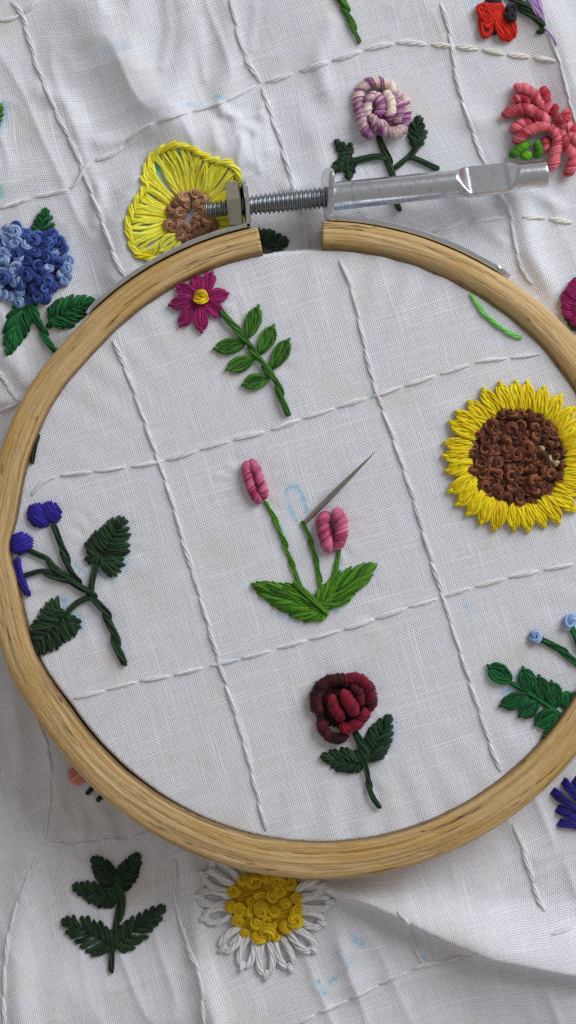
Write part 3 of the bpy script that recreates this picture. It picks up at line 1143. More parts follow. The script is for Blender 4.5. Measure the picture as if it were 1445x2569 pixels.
CORAL = thread("coral_floss", rgb(160, 22, 44, 1.05), rgb(234, 126, 138, 1.1))
MAUVE = thread("variegated_mauve_floss", rgb(136, 62, 124, 1.1), rgb(232, 214, 200, 1.1))
WINE = thread("variegated_wine_floss", rgb(38, 4, 15, 1.0), rgb(150, 12, 46, 1.0))
RED = thread("red_floss", rgb(168, 8, 4, 1.1), rgb(222, 44, 22, 1.1))
BLACK = thread("black_floss", rgb(18, 14, 24, 1.0), rgb(48, 44, 56, 1.0))
LILAC = thread("lilac_floss", rgb(120, 84, 158, 1.1), rgb(200, 164, 206, 1.1))
SALMON = thread("salmon_floss", rgb(196, 112, 96, 1.1), rgb(226, 160, 142, 1.1))
WHITE = thread("white_floss", (0.68, 0.67, 0.69, 1), (0.86, 0.86, 0.88, 1), rough=0.5)
IVORY = thread("ivory_floss", (0.70, 0.67, 0.58, 1), (0.86, 0.84, 0.77, 1), rough=0.5)


def motif(name, label, px, py):
    c = W(px, py)
    return empty(name, (c[0], c[1], float(hz(*c))), CLOTH, label=label)


class Zoom:
    """points read off an enlarged crop of the photograph"""
    def __init__(s, ox, oy, k):
        s.ox, s.oy, s.k = ox, oy, k

    def __call__(s, *pts):
        out = [W(s.ox + a / s.k, s.oy + b / s.k) for a, b in pts]
        return out[0] if len(out) == 1 else out

    def mm(s, v):
        return v / s.k / PXMM


Q = Zoom(0, 0, 1.0)


def one(fn, name, mat, parent, *a, **k):
    mb = MB()
    fn(mb, *a, **k)
    return mb.build(name, mat, parent)


# ------------------------------------------------------------------ white grid lines
def cord_line(pts, seg=78, r=0.33, mat=None, skip=(), lift=0.02):
    """raised twisted line: overlapping stitches, each an object"""
    ln = smooth_line(np.array(pts, float), step=4.0)
    L = line_len(ln)
    k = max(1, int(round(L / seg)))
    c = ln[len(ln) // 2]
    line = motif("grid_line", "raised twisted white line of the stitched grid", *c)
    del line["label"]
    m = len(ln)
    for i in range(k):
        sub = np.linspace(i / k - 0.10 / k, (i + 1) / k + 0.10 / k, 7).clip(0, 1) * (m - 1)
        pp = [W(np.interp(s, np.arange(m), ln[:, 0]), np.interp(s, np.arange(m), ln[:, 1])) for s in sub]
        pp = smooth_line(np.array(pp), n=15)
        d = np.gradient(pp, axis=0); d /= np.linalg.norm(d, axis=1, keepdims=True) + 1e-9
        pn = np.c_[-d[:, 1], d[:, 0]]
        q = np.linspace(-1, 1, 15)
        pp = pp + pn * (q * r * 0.42)[:, None]
        z = hz(pp[:, 0], pp[:, 1]) + lift + 0.16 * np.cos(q * math.pi / 2) ** 0.6
        z[0] -= 0.2; z[-1] -= 0.2
        mb = MB()
        bundle(mb, np.c_[pp, z], r * random.uniform(0.85, 1.15), 3, 0.55, 0.55, 0.3, 5, 0.2, tl=0.3)
        mb.build("stitch", mat or WHITE, line)
    return line


def dash_line(pts, seg=92, gap=4, r=0.37, mat=None, lift=0.04, phase=0.0):
    """running stitch: separate dashes of untwisted floss"""
    ln = smooth_line(np.array(pts, float), step=4.0)
    L = line_len(ln)
    k = max(1, int(round(L / seg)))
    c = ln[len(ln) // 2]
    line = motif("grid_line", "dashed", *c)
    del line["label"]
    m = len(ln)
    for i in range(k):
        a = (i + phase + random.uniform(-0.04, 0.04)) / k
        b = a + (1 - gap / seg) / k + random.uniform(-0.03, 0.03) / k
        sub = np.linspace(a, b, 6).clip(0, 1) * (m - 1)
        if sub[-1] - sub[0] < 3:
            continue
        pp = [W(np.interp(s, np.arange(m), ln[:, 0]), np.interp(s, np.arange(m), ln[:, 1])) for s in sub]
        pp = smooth_line(np.array(pp), n=13)
        q = np.linspace(-1, 1, 13)
        z = hz(pp[:, 0], pp[:, 1]) + lift + 0.12 * np.cos(q * math.pi / 2) ** 0.6
        z[0] -= 0.25; z[-1] -= 0.25
        mb = MB()
        bundle(mb, np.c_[pp, z], r * random.uniform(0.85, 1.15), 3, random.uniform(0.4, 0.8), 0.55, 0.35, 5, 0.12, tl=0.38)
        mb.build("stitch", mat or WHITE, line)
    return line


cord_line([(285, 850), (320, 940), (357, 1040), (392, 1140), (425, 1235), (462, 1365), (500, 1490), (535, 1610), (570, 1725), (605, 1840), (640, 1970), (668, 2088)])
cord_line([(852, 648), (875, 705), (898, 790), (920, 890), (945, 985), (975, 1065), (1005, 1155), (1040, 1260), (1072, 1370), (1104, 1475), (1140, 1590), (1172, 1690), (1205, 1790), (1235, 1880), (1256, 1940)])
dash_line([(75, 1248), (125, 1200), (240, 1182), (380, 1162), (490, 1132), (590, 1102), (680, 1078), (760, 1050), (840, 1024), (920, 998), (1000, 973), (1100, 940), (1200, 908), (1280, 898), (1368, 885)])
dash_line([(182, 1752), (260, 1733), (340, 1710), (440, 1692), (550, 1665), (640, 1643), (730, 1617), (830, 1588), (940, 1553), (1020, 1525), (1096, 1502), (1180, 1475), (1270, 1450), (1360, 1430), (1445, 1414)], seg=88)
# loose cloth
cord_line([(28, 0), (55, 38), (95, 170), (150, 300), (185, 370), (222, 465), (262, 570), (290, 650), (312, 698)], r=0.36)
cord_line([(578, -10), (592, 60), (615, 140), (655, 212)], r=0.36)
cord_line([(658, 215), (680, 290), (706, 360), (725, 430), (742, 490), (765, 570), (772, 625)], r=0.36)
cord_line([(1106, 5), (1128, 85), (1142, 180), (1165, 270), (1192, 345), (1216, 415)], r=0.33)
cord_line([(1245, 472), (1272, 512), (1284, 555), (1294, 620), (1312, 680), (1338, 718)], r=0.30)
cord_line([(1375, 85), (1405, 160), (1425, 240), (1450, 330)], r=0.20)
dash_line([(-5, 52), (25, 48), (58, 32), (105, -5)], seg=60, r=0.36)
dash_line([(-5, 524), (90, 494), (180, 470), (222, 412), (290, 382), (345, 332), (410, 300), (500, 275), (570, 252), (650, 210)], r=0.40)
dash_line([(664, 208), (745, 182), (850, 147), (930, 121), (1010, 107), (1080, 112)], r=0.46)
dash_line([(1078, 112), (1150, 117), (1215, 125), (1270, 137), (1330, 143), (1402, 155)], seg=66, r=0.46, mat=IVORY)
dash_line([(1080, 582), (1170, 557), (1268, 545)], r=0.38)
dash_line([(1305, 545), (1370, 548), (1440, 560)], seg=60, r=0.38, mat=IVORY)
dash_line([(-10, 1035), (30, 1018), (70, 990), (100, 955)], seg=60, r=0.30)
cord_line([(-5, 925), (20, 968), (48, 1012)], r=0.30, seg=60)
cord_line([(92, 1800), (122, 1890), (124, 1990), (110, 2110)], r=0.30)
cord_line([(108, 2115), (80, 2180), (46, 2262), (22, 2350), (12, 2440), (10, 2580)], r=0.33)
dash_line([(112, 2116), (190, 2120), (260, 2108), (330, 2104), (395, 2080)], seg=70, r=0.34)
cord_line([(440, 2150), (440, 2250), (455, 2320), (480, 2395), (503, 2460), (512, 2580)], r=0.34)
cord_line([(1286, 2062), (1312, 2130), (1336, 2210), (1352, 2260), (1368, 2292)], r=0.38)
dash_line([(715, 2580), (790, 2545), (880, 2505), (975, 2458), (1060, 2422), (1130, 2410), (1200, 2396)], r=0.42)
dash_line([(1380, 2345), (1450, 2322)], seg=74, r=0.44)
cord_line([(995, 2282), (1025, 2320), (1042, 2380), (1060, 2420)], r=0.30, seg=70)

# ------------------------------------------------------------------ tulips in the middle of the hoop
Z = Zoom(560, 1100, 3.284)
tu = motif("embroidered_tulip", "two pink tulip buds on thin bright green stems with two broad leaves", 805, 1520)
for pts in ([(352, 520), (395, 610), (440, 700), (475, 790), (512, 885), (545, 970), (578, 1060), (630, 1215)],
            [(660, 690), (695, 780), (722, 865), (748, 945), (772, 1030), (785, 1130), (802, 1240), (770, 1310)],
            [(962, 900), (940, 1010), (918, 1110), (880, 1190)]):
    one(rope, "stem", G_BRIGHT, tu, Z(*pts), 0.36, 3.4, off=0.5, arch=0.12)
one(leaf, "leaf", G_BRIGHT, tu, Z((845, 1455)), Z((232, 1195)), Z.mm(118), nst=11, slant=0.60, e=0.75, fat=0.95, hw2=Z.mm(120))
one(leaf, "leaf", G_BRIGHT, tu, Z((775, 1370)), Z((1262, 1030)), Z.mm(118), nst=11, slant=0.60, e=0.8, fat=0.95)
one(rope, "stem", G_BRIGHT, tu, Z((590, 1180), (700, 1290), (850, 1450)), 0.42, 9, off=0.3, lift=0.7)
for a, b, br in (([(188, 190), (198, 290), (232, 410), (268, 480), (320, 515)], [(225, 180), (272, 260), (312, 370), (333, 450), (330, 505)], 0.80),
             ([(835, 600), (818, 720), (846, 840), (895, 925)], [(910, 585), (965, 680), (966, 810), (925, 915)], 1.10)):
    mb = MB()
    bullion(mb, Z(*a), br, 0.42, (0.15, 0.45, 0.8), hump=0.35)
    bullion(mb, Z(*b), br, 0.42, (0.15, 0.45, 0.8), hump=0.35)
    stitch(mb, Z(a[0]), Z(b[-1]), 0.6, 3, arch=0.5, tint=0.1)
    mb.build("bud", PINK, tu)

# ------------------------------------------------------------------ magenta daisy with leafy stem
Z = Zoom(400, 640, 2.408)
md_ = motif("embroidered_flower", "magenta flower with yellow centre on a leafy green stem", 560, 800)
for base, tip in (((530, 505), (597, 312)), ((605, 600), (690, 428)), ((675, 690), (783, 512)),
                  ((520, 535), (335, 567)), ((580, 625), (410, 690)), ((660, 745), (507, 785))):
    one(lens, "leaf", G_MID, md_, Z(base), Z(tip), Z.mm(38), n=4, r=0.36, arch=0.35, roundness=0.7)
one(rope, "stem", G_MID, md_, Z((380, 345), (435, 415), (490, 480), (570, 580), (640, 680), (700, 760), (735, 850), (770, 965)), 0.52, 4.2, off=0.55, lift=0.45, arch=0.3)
for tip in ((318, 108), (222, 128), (108, 192), (66, 305), (128, 428), (256, 462), (382, 368), (412, 235)):
    c = np.array((250, 265.0)); t_ = np.array(tip, float)
    b = c + (t_ - c) * 0.18
    one(lens, "petal", MAG, md_, Z(tuple(b)), Z(tip), Z.mm(31), n=4, r=0.36, arch=0.5, roundness=0.40)
knot(Z((252, 262)), 1.50, YELK, md_, "flower_center", sink=-0.25)
c0 = Z((252, 262))
for k in range(2):
    a = k * 2.6
    one(stitch, "flower_center", YELK, md_, c0 + np.array([math.cos(a), math.sin(a)]) * 1.1, c0 - np.array([math.cos(a), math.sin(a)]) * 1.1, r=0.5, arch=0.9, lift=1.0, bow=0.3)

# ------------------------------------------------------------------ pale green stray stem inside the hoop
st_ = motif("embroidered_stem", "short pale lime stem of a single line under the upper right rim", 1240, 800)
one(rope, "stem", G_LIME, st_, [W(*p) for p in ((1183, 738), (1198, 765), (1220, 793), (1258, 825), (1306, 850))], 0.34, 2.8, off=0.4)

# ------------------------------------------------------------------ sunflower
sf = motif("embroidered_sunflower", "large sunflower with yellow looped petals round a knotted brown centre", 1299, 1145)
SC0 = np.array((1298.0, 1147.0))
npet = 29
for i in range(npet):
    a = 2 * math.pi * (i + random.uniform(-0.12, 0.12)) / npet + 0.12
    u = np.array([math.cos(a), math.sin(a)])
    r1 = 188 * random.uniform(0.95, 1.03)
    p0, p1 = SC0 + u * 112, SC0 + u * r1 + np.array([-u[1], u[0]]) * random.uniform(-6, 6)
    if p1[0] > 1530:
        continue
    one(lens, "petal", YEL, sf, W(*p0), W(*p1), 0.74, n=3, r=0.52, arch=0.75, lift=0.2, roundness=0.42, tint=0.55)
pts = []
for k in range(900):
    a, q = random.uniform(0, 2 * math.pi), math.sqrt(random.random())
    p = SC0 + np.array([math.cos(a), math.sin(a)]) * 116 * q
    if all(np.hypot(*(p - z)) > 16.5 for z in pts):
        pts.append(p)
cream = [np.array(p) for p in ((1360, 1126), (1381, 1150), (1393, 1161))]
for p in pts:
    if min(np.hypot(*(p - c)) for c in cream) < 13:
        continue
    knot(W(*p), random.uniform(1.15, 1.6) * 0.88, BROWN, sf, sink=-0.05)
for c in cream:
    knot(W(*c), 0.75, CREAM, sf, "knot", sink=-0.55, label="cream knot among the brown ones")
# the brown ground the knots are worked on
mb = MB()
for k in range(26):
    yy = -1 + 2 * (k + .5) / 26
    h = math.sqrt(max(0.01, 1 - yy * yy)) * 118
    mb_a, mb_b = SC0 + np.array([-h, yy * 118]), SC0 + np.array([h, yy * 118])
    stitch(mb, W(*mb_a), W(*mb_b), 0.42, 3, arch=0.05, lift=0.08, tint=0.05, n=15)
mb.build("flower_center", BROWN, sf)

# ------------------------------------------------------------------ blue berries on the left
Z = Zoom(0, 1200, 3.6125)
bb = motif("embroidered_berry_sprig", "dark green sprig with royal blue berries and two heart shaped leaves", 215, 1500)
for pts, r in (([(500, 425), (525, 510), (555, 610), (590, 700), (625, 790), (670, 880), (720, 950)], 0.50),
               ([(275, 640), (350, 685), (430, 735), (500, 820), (600, 880), (680, 930)], 0.50),
               ([(180, 885), (290, 862), (400, 850), (500, 895), (610, 930), (680, 955)], 0.48),
               ([(650, 915), (735, 985), (830, 1060), (900, 1140), (965, 1230), (1010, 1340), (1050, 1450), (1085, 1560), (1125, 1670)], 0.58),
               ([(825, 1040), (842, 930), (880, 790)], 0.5),
               ([(835, 1085), (730, 1115), (660, 1160), (590, 1250)], 0.5)):
    one(rope, "stem", G_DARK, bb, Z(*pts), r, 4.0, off=0.5, lift=0.35, arch=0.3)
one(leaf, "leaf", G_DARK, bb, Z((905, 745)), Z((1125, 350)), Z.mm(185), nst=10, slant=0.22, e=0.50, pw=0.5, fat=1.0, arch=0.5, hw2=Z.mm(200))
one(leaf, "leaf", G_DARK, bb, Z((600, 1235)), Z((335, 1560)), Z.mm(185), nst=10, slant=0.22, e=0.50, pw=0.5, fat=1.0, arch=0.5)
mb = MB()
for a, b in (((1010, 895), (930, 700)), ((1060, 890), (940, 690)), ((1100, 850), (950, 680)), ((1135, 790), (960, 660)), ((960, 850), (915, 705)), ((770, 745), (905, 690)), ((800, 780), (905, 710)), ((845, 770), (910, 720))):
    stitch(mb, Z(a), Z(b), 0.42, 3, arch=0.55, lift=0.2, bow=0.1)
mb.build("leaf_lobe", G_DARK, bb)
mb = MB()
for a, b in (((525, 1065), (570, 1250)), ((470, 1085), (560, 1265)), ((420, 1120), (545, 1285)), ((370, 1180), (530, 1310)), ((738, 1300), (575, 1290)), ((735, 1355), (570, 1310)), ((690, 1262), (590, 1275)), ((700, 1410), (560, 1330))):
    stitch(mb, Z(a), Z(b), 0.42, 3, arch=0.55, lift=0.2, bow=-0.1)
mb.build("leaf_lobe", G_DARK, bb)
mb = MB()
satin_blob(mb, Z((360, 335)), Z.mm(128), Z.mm(104), math.radians(-48), 0.28, arch=1.1)
satin_blob(mb, Z((470, 305)), Z.mm(112), Z.mm(82), math.radians(-58), 0.28, arch=1.25)
mb.build("berry", ROYAL, bb)
mb = MB()
satin_blob(mb, Z((190, 590)), Z.mm(120), Z.mm(98), math.radians(20), 0.30, arch=1.2)
mb.build("berry", ROYAL, bb)
one(rope, "berry", ROYAL, bb, Z((168, 740), (178, 830), (205, 940), (250, 1050)), 0.65, 5, lift=0.3)

# ------------------------------------------------------------------ dark red rose
Z = Zoom(720, 1640, 3.8026)
rr_ = motif("embroidered_rose", "dark red rose of thick coils on a green stem with two leaves", 880, 1850)
one(leaf, "leaf", G_DARK, rr_, Z((775, 1010)), Z((985, 580)), Z.mm(128), nst=8, slant=0.30, e=0.75, arch=0.4)
one(leaf, "leaf", G_DARK, rr_, Z((710, 1060)), Z((322, 975)), Z.mm(108), nst=8, slant=0.34, e=0.75, arch=0.4, hw2=Z.mm(128))
one(rope, "stem", G_DARK, rr_, Z((665, 735), (700, 850), (735, 980), (755, 1090), (778, 1220), (810, 1350), (872, 1468)), 0.62, 4.4, off=0.5, lift=0.5, arch=0.3, taper_end=0.7)
for pts, r, tints, lift in (
        ([(345, 590), (275, 480), (290, 350), (375, 265), (490, 240), (600, 262)], 0.90, (0.05, 0.15), 0.0),
        ([(560, 250), (660, 232), (760, 300), (800, 420), (795, 545)], 0.92, (0.2, 0.5, 0.8), 0.0),
        ([(330, 580), (335, 690), (405, 780), (495, 800), (570, 750)], 0.85, (0.05, 0.2), 0.0),
        ([(600, 300), (690, 360), (700, 440), (745, 470)], 0.75, (0.2, 0.4), 0.5),
        ([(495, 690), (570, 700), (660, 660), (730, 580), (735, 510)], 0.85, (0.3, 0.6, 0.85), 0.5),
        ([(415, 390), (440, 480), (490, 560), (540, 610)], 0.88, (0.45, 0.65), 0.9),
        ([(520, 350), (580, 440), (640, 530), (660, 570)], 0.98, (0.6, 0.85, 0.95), 1.1)):
    one(bullion, "petal", WINE, rr_, Z(*pts), r * 1.16, 0.42, tints, lift)
mb = MB()
satin_blob(mb, Z((530, 500)), Z.mm(230), Z.mm(210), 0.8, 0.45, 0.0, arch=0.35)  # dark fill added under the coils, painting the shadow between them
mb.build("flower_center", WINE, rr_)

# ------------------------------------------------------------------ emerald fern with powder blue berries
Z = Zoom(1150, 1480, 4.898)
fe = motif("embroidered_fern", "emerald fern frond of looped leaflets beside small powder blue berries", 1370, 1730)
one(rope, "stem", G_EMER, fe, Z((600, 1110), (760, 1200), (900, 1290), (1050, 1390), (1190, 1490), (1260, 1560)), 0.45, 3.5, lift=0.2)
for base, tip, hw in (((650, 1125), (365, 930), 100), ((900, 1270), (790, 960), 85), ((1060, 1370), (985, 1060), 70), ((1190, 1450), (1140, 1130), 85),
                      ((870, 1290), (515, 1420), 85), ((980, 1370), (750, 1545), 80), ((1220, 1490), (945, 1650), 95), ((1270, 1440), (1400, 1270), 90), ((1210, 1640), (1040, 1800), 60)):
    one(lens, "leaf", G_EMER, fe, Z(base), Z(tip), Z.mm(hw), n=5, r=0.36, arch=0.45, roundness=0.6, tint=0.45)
for pts in ([(1010, 590), (1130, 660), (1260, 745), (1340, 800), (1450, 900), (1560, 960)], [(1400, 450), (1440, 560), (1480, 690), (1560, 800)]):
    one(rope, "stem", G_EMER, fe, Z(*pts), 0.55, 3.8, off=0.5, lift=0.3)
for c in ((935, 615), (1330, 390)):
    o = knot(Z(c), 1.55, LIGHTB, fe, "berry", sink=0.1)

# ------------------------------------------------------------------ yellow buttonhole flower under the nut
yf = motif("embroidered_flower", "pale yellow frilled flower with tan knots partly under the screw nut", 470, 540)
YC = np.array((478.0, 548.0))
RIM = [(402, 652), (370, 648), (340, 632), (326, 596), (322, 562), (334, 524), (350, 492), (366, 470), (362, 442), (372, 412), (396, 384), (430, 368), (470, 370), (505, 388), (535, 404), (570, 410), (594, 432), (606, 470), (608, 520), (600, 560), (570, 598)]
rim = smooth_line(np.array(RIM, float), step=13.0)
mb = MB()
rope(mb, [W(*p) for p in rim], 0.48, 1.9, lift=0.25, off=0.7, tint=0.45)
mb.build("petal_rim", LEMON, yf)
nray = len(rim)
for k0 in range(0, nray, 8):
    mb = MB()
    for p in rim[k0:k0 + 8]:
        d = YC - p
        L = np.hypot(*d)
        inner = p + d * (1 - random.uniform(50, 62) / L)
        inner = inner + np.array([-d[1], d[0]]) / L * random.uniform(-3, 3)
        stitch(mb, W(*p), W(*inner), 0.34, 3, arch=0.5, lift=0.15, tint=0.55 + random.uniform(-.3, .3), bow=random.uniform(-.15, .15), n=11)
        q = p + d * 0.02 + np.array([-d[1], d[0]]) / L * 6
        stitch(mb, W(*q), W(*(inner + np.array([-d[1], d[0]]) / L * 4)), 0.30, 3, arch=0.35, lift=0.1, tint=0.5 + random.uniform(-.3, .3), bow=random.uniform(-.15, .15), n=11)
    mb.build("petal", LEMON, yf)
mb = MB()
lens(mb, W(455, 592), W(404, 632), 1.2, n=4, r=0.36, arch=0.7, lift=0.4, roundness=0.6, tint=1.0)
o = mb.build("petal", LEMON, yf)
tp = []
for k in range(500):
    a, q = random.uniform(0, 2 * math.pi), random.uniform(0.40, 1.0)
    p = YC + np.array([0, 0]) + np.array([math.cos(a), math.sin(a)]) * 60 * q
    if all(np.hypot(*(p - z)) > 16.5 for z in tp):
        tp.append(p)
for p in tp:
    knot(W(*p), random.uniform(1.1, 1.45), TAN, yf, sink=-0.1)
one(leaf, "leaf", G_DARK, yf, W(620, 618), W(724, 606), 2.7, nst=8, slant=0.30, e=0.7)

# ------------------------------------------------------------------ blue hydrangea
hy = motif("embroidered_hydrangea", "round cluster of dark and light blue knots with three emerald leaves", 85, 740)
one(leaf, "leaf", G_EMER, hy, W(106, 596), W(116, 524), 1.75, nst=5, slant=0.3)
one(leaf, "leaf", G_EMER, hy, W(78, 752), W(18, 892), 2.1, nst=11, slant=0.34, e=0.8, hw2=2.0, curve=-0.05)
one(leaf, "leaf", G_EMER, hy, W(126, 800), W(238, 752), 2.5, nst=9, slant=0.32, e=0.65)
one(stitch, "stem", G_EMER, hy, W(119, 820), W(142, 800), r=0.5)
one(rope, "stem", G_EMER, hy, [W(*p) for p in ((66, 735), (84, 780), (100, 815), (120, 855), (142, 885))], 0.60, 3.6, off=0.5, lift=0.35)
hp = []
for k in range(3000):
    p = np.array((random.uniform(-60, 182), random.uniform(562, 768)))
    x, y = (p[0] - 68) / 108, (p[1] - 664) / 98
    notch = p[1] < 592 and p[0] > 62 and p[0] < 128
    low = p[1] > 735 and p[0] > 55 + 0 and p[0] < 70
    if x * x + y * y < 1 and not notch and not low and all(np.hypot(*(p - z)) > 18.0 for z in hp):
        hp.append(p)
LIGHTS = [(30, 590, 22), (52, 612, 16), (30, 640, 26), (0, 660, 40), (20, 700, 34), (10, 740, 40), (40, 750, 18), (130, 668, 16), (160, 660, 24), (160, 705, 26), (0, 580, 22), (45, 660, 14)]
for p in hp:
    lt = any(np.hypot(p[0] - a, p[1] - b) < c for a, b, c in LIGHTS) != (random.random() < 0.10)
    knot(W(*p), random.uniform(1.15, 1.5) * 0.98, LIGHTB if lt else NAVYB, hy, sink=-0.1 - 0.5 * max(0, 1 - ((p[0] - 68) / 108) ** 2 - ((p[1] - 664) / 98) ** 2))
mb = MB()
satin_blob(mb, W(62, 664), 6.0, 5.6, 0.3, 0.5, 0.1, arch=0.3)
mb.build("flower_center", NAVYB, hy)

# ------------------------------------------------------------------ mauve rose at the top
Z = Zoom(722, 0, 1.9986)
mr = motif("embroidered_rose", "mauve and cream coiled rose above the smooth screw barrel", 975, 390)
one(rope, "stem", G_DARK, mr, Z((460, 690), (490, 775), (520, 860), (540, 950), (540, 1010), (556, 1058)), 0.52, 4.0, off=0.5, lift=0.3)
one(rope, "stem", G_DARK, mr, Z((505, 800), (425, 790), (330, 805)), 0.50, 3.8, off=0.5, lift=0.3)
one(rope, "stem", G_DARK, mr, Z((535, 838), (600, 795), (640, 745), (662, 690)), 0.50, 3.8, off=0.5, lift=0.3)
one(rope, "stem", G_DARK, mr, Z((610, 785), (680, 815), (748, 850)), 0.52, 3.8, off=0.5, lift=0.3)
one(leaf, "leaf", G_DARK, mr, Z((645, 735)), Z((655, 582)), Z.mm(46), nst=5, slant=0.32, fat=0.9)
for base, tip, hw in (((305, 790), (240, 705), 30), ((300, 780), (315, 718), 22), ((310, 790), (215, 865), 30), ((310, 795), (305, 900), 32)):
    one(leaf, "leaf", G_DARK, mr, Z(base), Z(tip), Z.mm(hw), nst=4, slant=0.35)
for pts, r, tints, lift in (
        ([(362, 580), (352, 500), (375, 445), (430, 420), (500, 432), (535, 465)], 0.78, (0.1, 0.9, 0.8), 0.0),
        ([(372, 545), (370, 610), (395, 670), (425, 685)], 0.78, (0.1, 0.9), 0.05),
        ([(530, 480), (578, 510), (590, 570), (580, 640)], 0.80, (0.05, 0.2), 0.05),
        ([(420, 610), (470, 655), (530, 672), (590, 645)], 0.82, (0.1, 0.4, 0.9), 0.2),
        ([(435, 470), (400, 530), (395, 590)], 0.70, (0.9, 0.8, 0.2), 0.5),
        ([(440, 480), (465, 540), (450, 600)], 0.74, (0.1, 0.5), 0.7),
        ([(485, 470), (515, 530), (512, 610)], 0.78, (0.1, 0.9), 0.7),
        ([(540, 490), (558, 550), (548, 625)], 0.76, (0.1, 0.2), 0.4),
        ([(410, 590), (445, 625), (500, 640)], 0.66, (0.3, 0.9), 0.8)):
    one(bullion, "petal", MAUVE, mr, Z(*pts), r * 1.24, 0.46, tints + (0.3, 0.55), lift)
mb = MB()
satin_blob(mb, Z((468, 550)), Z.mm(100), Z.mm(100), 0.8, 0.45, 0.1, arch=0.5)
mb.build("flower_center", MAUVE, mr)

# ------------------------------------------------------------------ coral flower at the top right
cf = motif("embroidered_flower", "coral pink shaggy flower of coils by the open end of the screw barrel", 1390, 330)
for pts, r, lift in (
        ([(1130, 448), (1195, 458), (1250, 505), (1295, 560)], 0.84, 0.3),
        ([(1120, 508), (1175, 502), (1215, 530)], 0.80, 0.0),
        ([(1075, 592), (1140, 562), (1210, 565), (1270, 600), (1310, 630)], 0.92, 0.5),
        ([(1270, 445), (1285, 500), (1292, 580)], 0.92, 0.2),
        ([(1335, 530), (1328, 580)], 0.80, 0.1),
        ([(1385, 560), (1385, 600), (1325, 605)], 0.95, 0.3),
        ([(1120, 668), (1160, 632), (1225, 615)], 0.82, 0.2),
        ([(1135, 728), (1180, 680), (1250, 648), (1315, 640)], 0.88, 0.6),
        ([(1300, 640), (1345, 700), (1335, 780), (1318, 860)], 0.92, 0.5),
        ([(1345, 640), (1410, 650), (1430, 700)], 0.88, 0.2),
        ([(1365, 650), (1395, 740), (1425, 800), (1400, 890)], 0.92, 0.4),
        ([(1390, 660), (1450, 720), (1480, 800)], 0.88, 0.3),
        ([(1290, 690), (1285, 770)], 0.80, 0.0)):
    one(bullion, "petal", CORAL, cf, Z(*pts), r * 1.12, 0.42, (0.05, 0.3, 0.55, 0.8), lift)
for pts in ([(1112, 795), (1150, 762), (1205, 718)], [(1240, 715), (1252, 760), (1245, 800)], [(1170, 800), (1215, 775)]):
    one(bullion, "calyx", G_CALYX, cf, Z(*pts), 0.80, 0.5, (0.3, 0.7), 0.5)

# ------------------------------------------------------------------ butterfly-like ladybird
lb = motif("embroidered_ladybird", "red ladybird with black head and spots at the top edge", 1245, 50)
mb = MB()
for k, (a, b, bow) in enumerate((((965, 25), (1075, 55), -2.2), ((972, 40), (1062, 62), -1.6), ((985, 55), (1060, 70), -1.0), ((1060, 40), (985, 100), -0.8), ((1085, 45), (1000, 112), -0.4))):
    stitch(mb, Z(a), Z(b), 0.5, 4, arch=0.6, lift=0.2, bow=bow * 0.6, n=13)
lens(mb, Z((1085, 40)), Z((972, 108)), Z.mm(44), n=9, r=0.42, arch=0.6, lift=0.25, roundness=0.42, tint=0.55, anchor=False)
lens(mb, Z((1005, 120)), Z((955, 25)), Z.mm(22), n=5, r=0.42, arch=0.6, lift=0.4, roundness=0.42, tint=0.45, anchor=False)
mb.build("wing", RED, lb)
one(lens, "wing", RED, lb, Z((1068, 50)), Z((1108, 216)), Z.mm(44), n=10, r=0.42, arch=0.8, lift=0.3, roundness=0.36, tint=0.55, anchor=False)
mb = MB(); satin_blob(mb, Z((1030, 10)), Z.mm(44), Z.mm(24), 0.0, 0.34, arch=1.0); mb.build("head", BLACK, lb)
mb = MB(); satin_blob(mb, Z((1026, 148)), Z.mm(32), Z.mm(24), -0.9, 0.32, arch=0.6); mb.build("body", BLACK, lb)
knot(Z((1112, 56)), 1.30, BLACK, lb, "spot", sink=-0.5)
knot(Z((1108, 104)), 1.25, BLACK, lb, "spot", sink=-0.8)

# ------------------------------------------------------------------ lavender sprig at the top right edge
lv = motif("embroidered_lavender", "lilac flower spike with a dark green stem at the top right edge", 1345, 60)
mb = MB()
for k in range(6):
    stitch(mb, Z((1195 + k * 11, -30)), Z((1262 + k * 4, 118 + (k % 2) * 8)), 0.34, 3, arch=0.5, tint=0.3 + 0.12 * k, n=11)
mb.build("petal", LILAC, lv)
one(rope, "stem", G_DARK, lv, Z((1110, -30), (1180, 40), (1235, 90), (1268, 135)), 0.62, 3.4, off=0.6, lift=0.3)
one(rope, "stem", G_DARK, lv, Z((1250, 158), (1275, 160), (1272, 130)), 0.42, 2.2)
one(rope, "thread_tail", LILAC, lv, Z((1285, 140), (1320, 180), (1345, 225)), 0.16, 3)

# ------------------------------------------------------------------ green stem at the top
tg = motif("embroidered_stem", "bright green tapering stem at the top edge above the dashed line", 878, 50)
one(rope, "stem", G_MID, tg, [W(*p) for p in ((845, -20), (864, 20), (880, 58), (892, 88), (899, 108))], 0.62, 3.2, off=0.6, lift=0.3, taper_end=0.6)

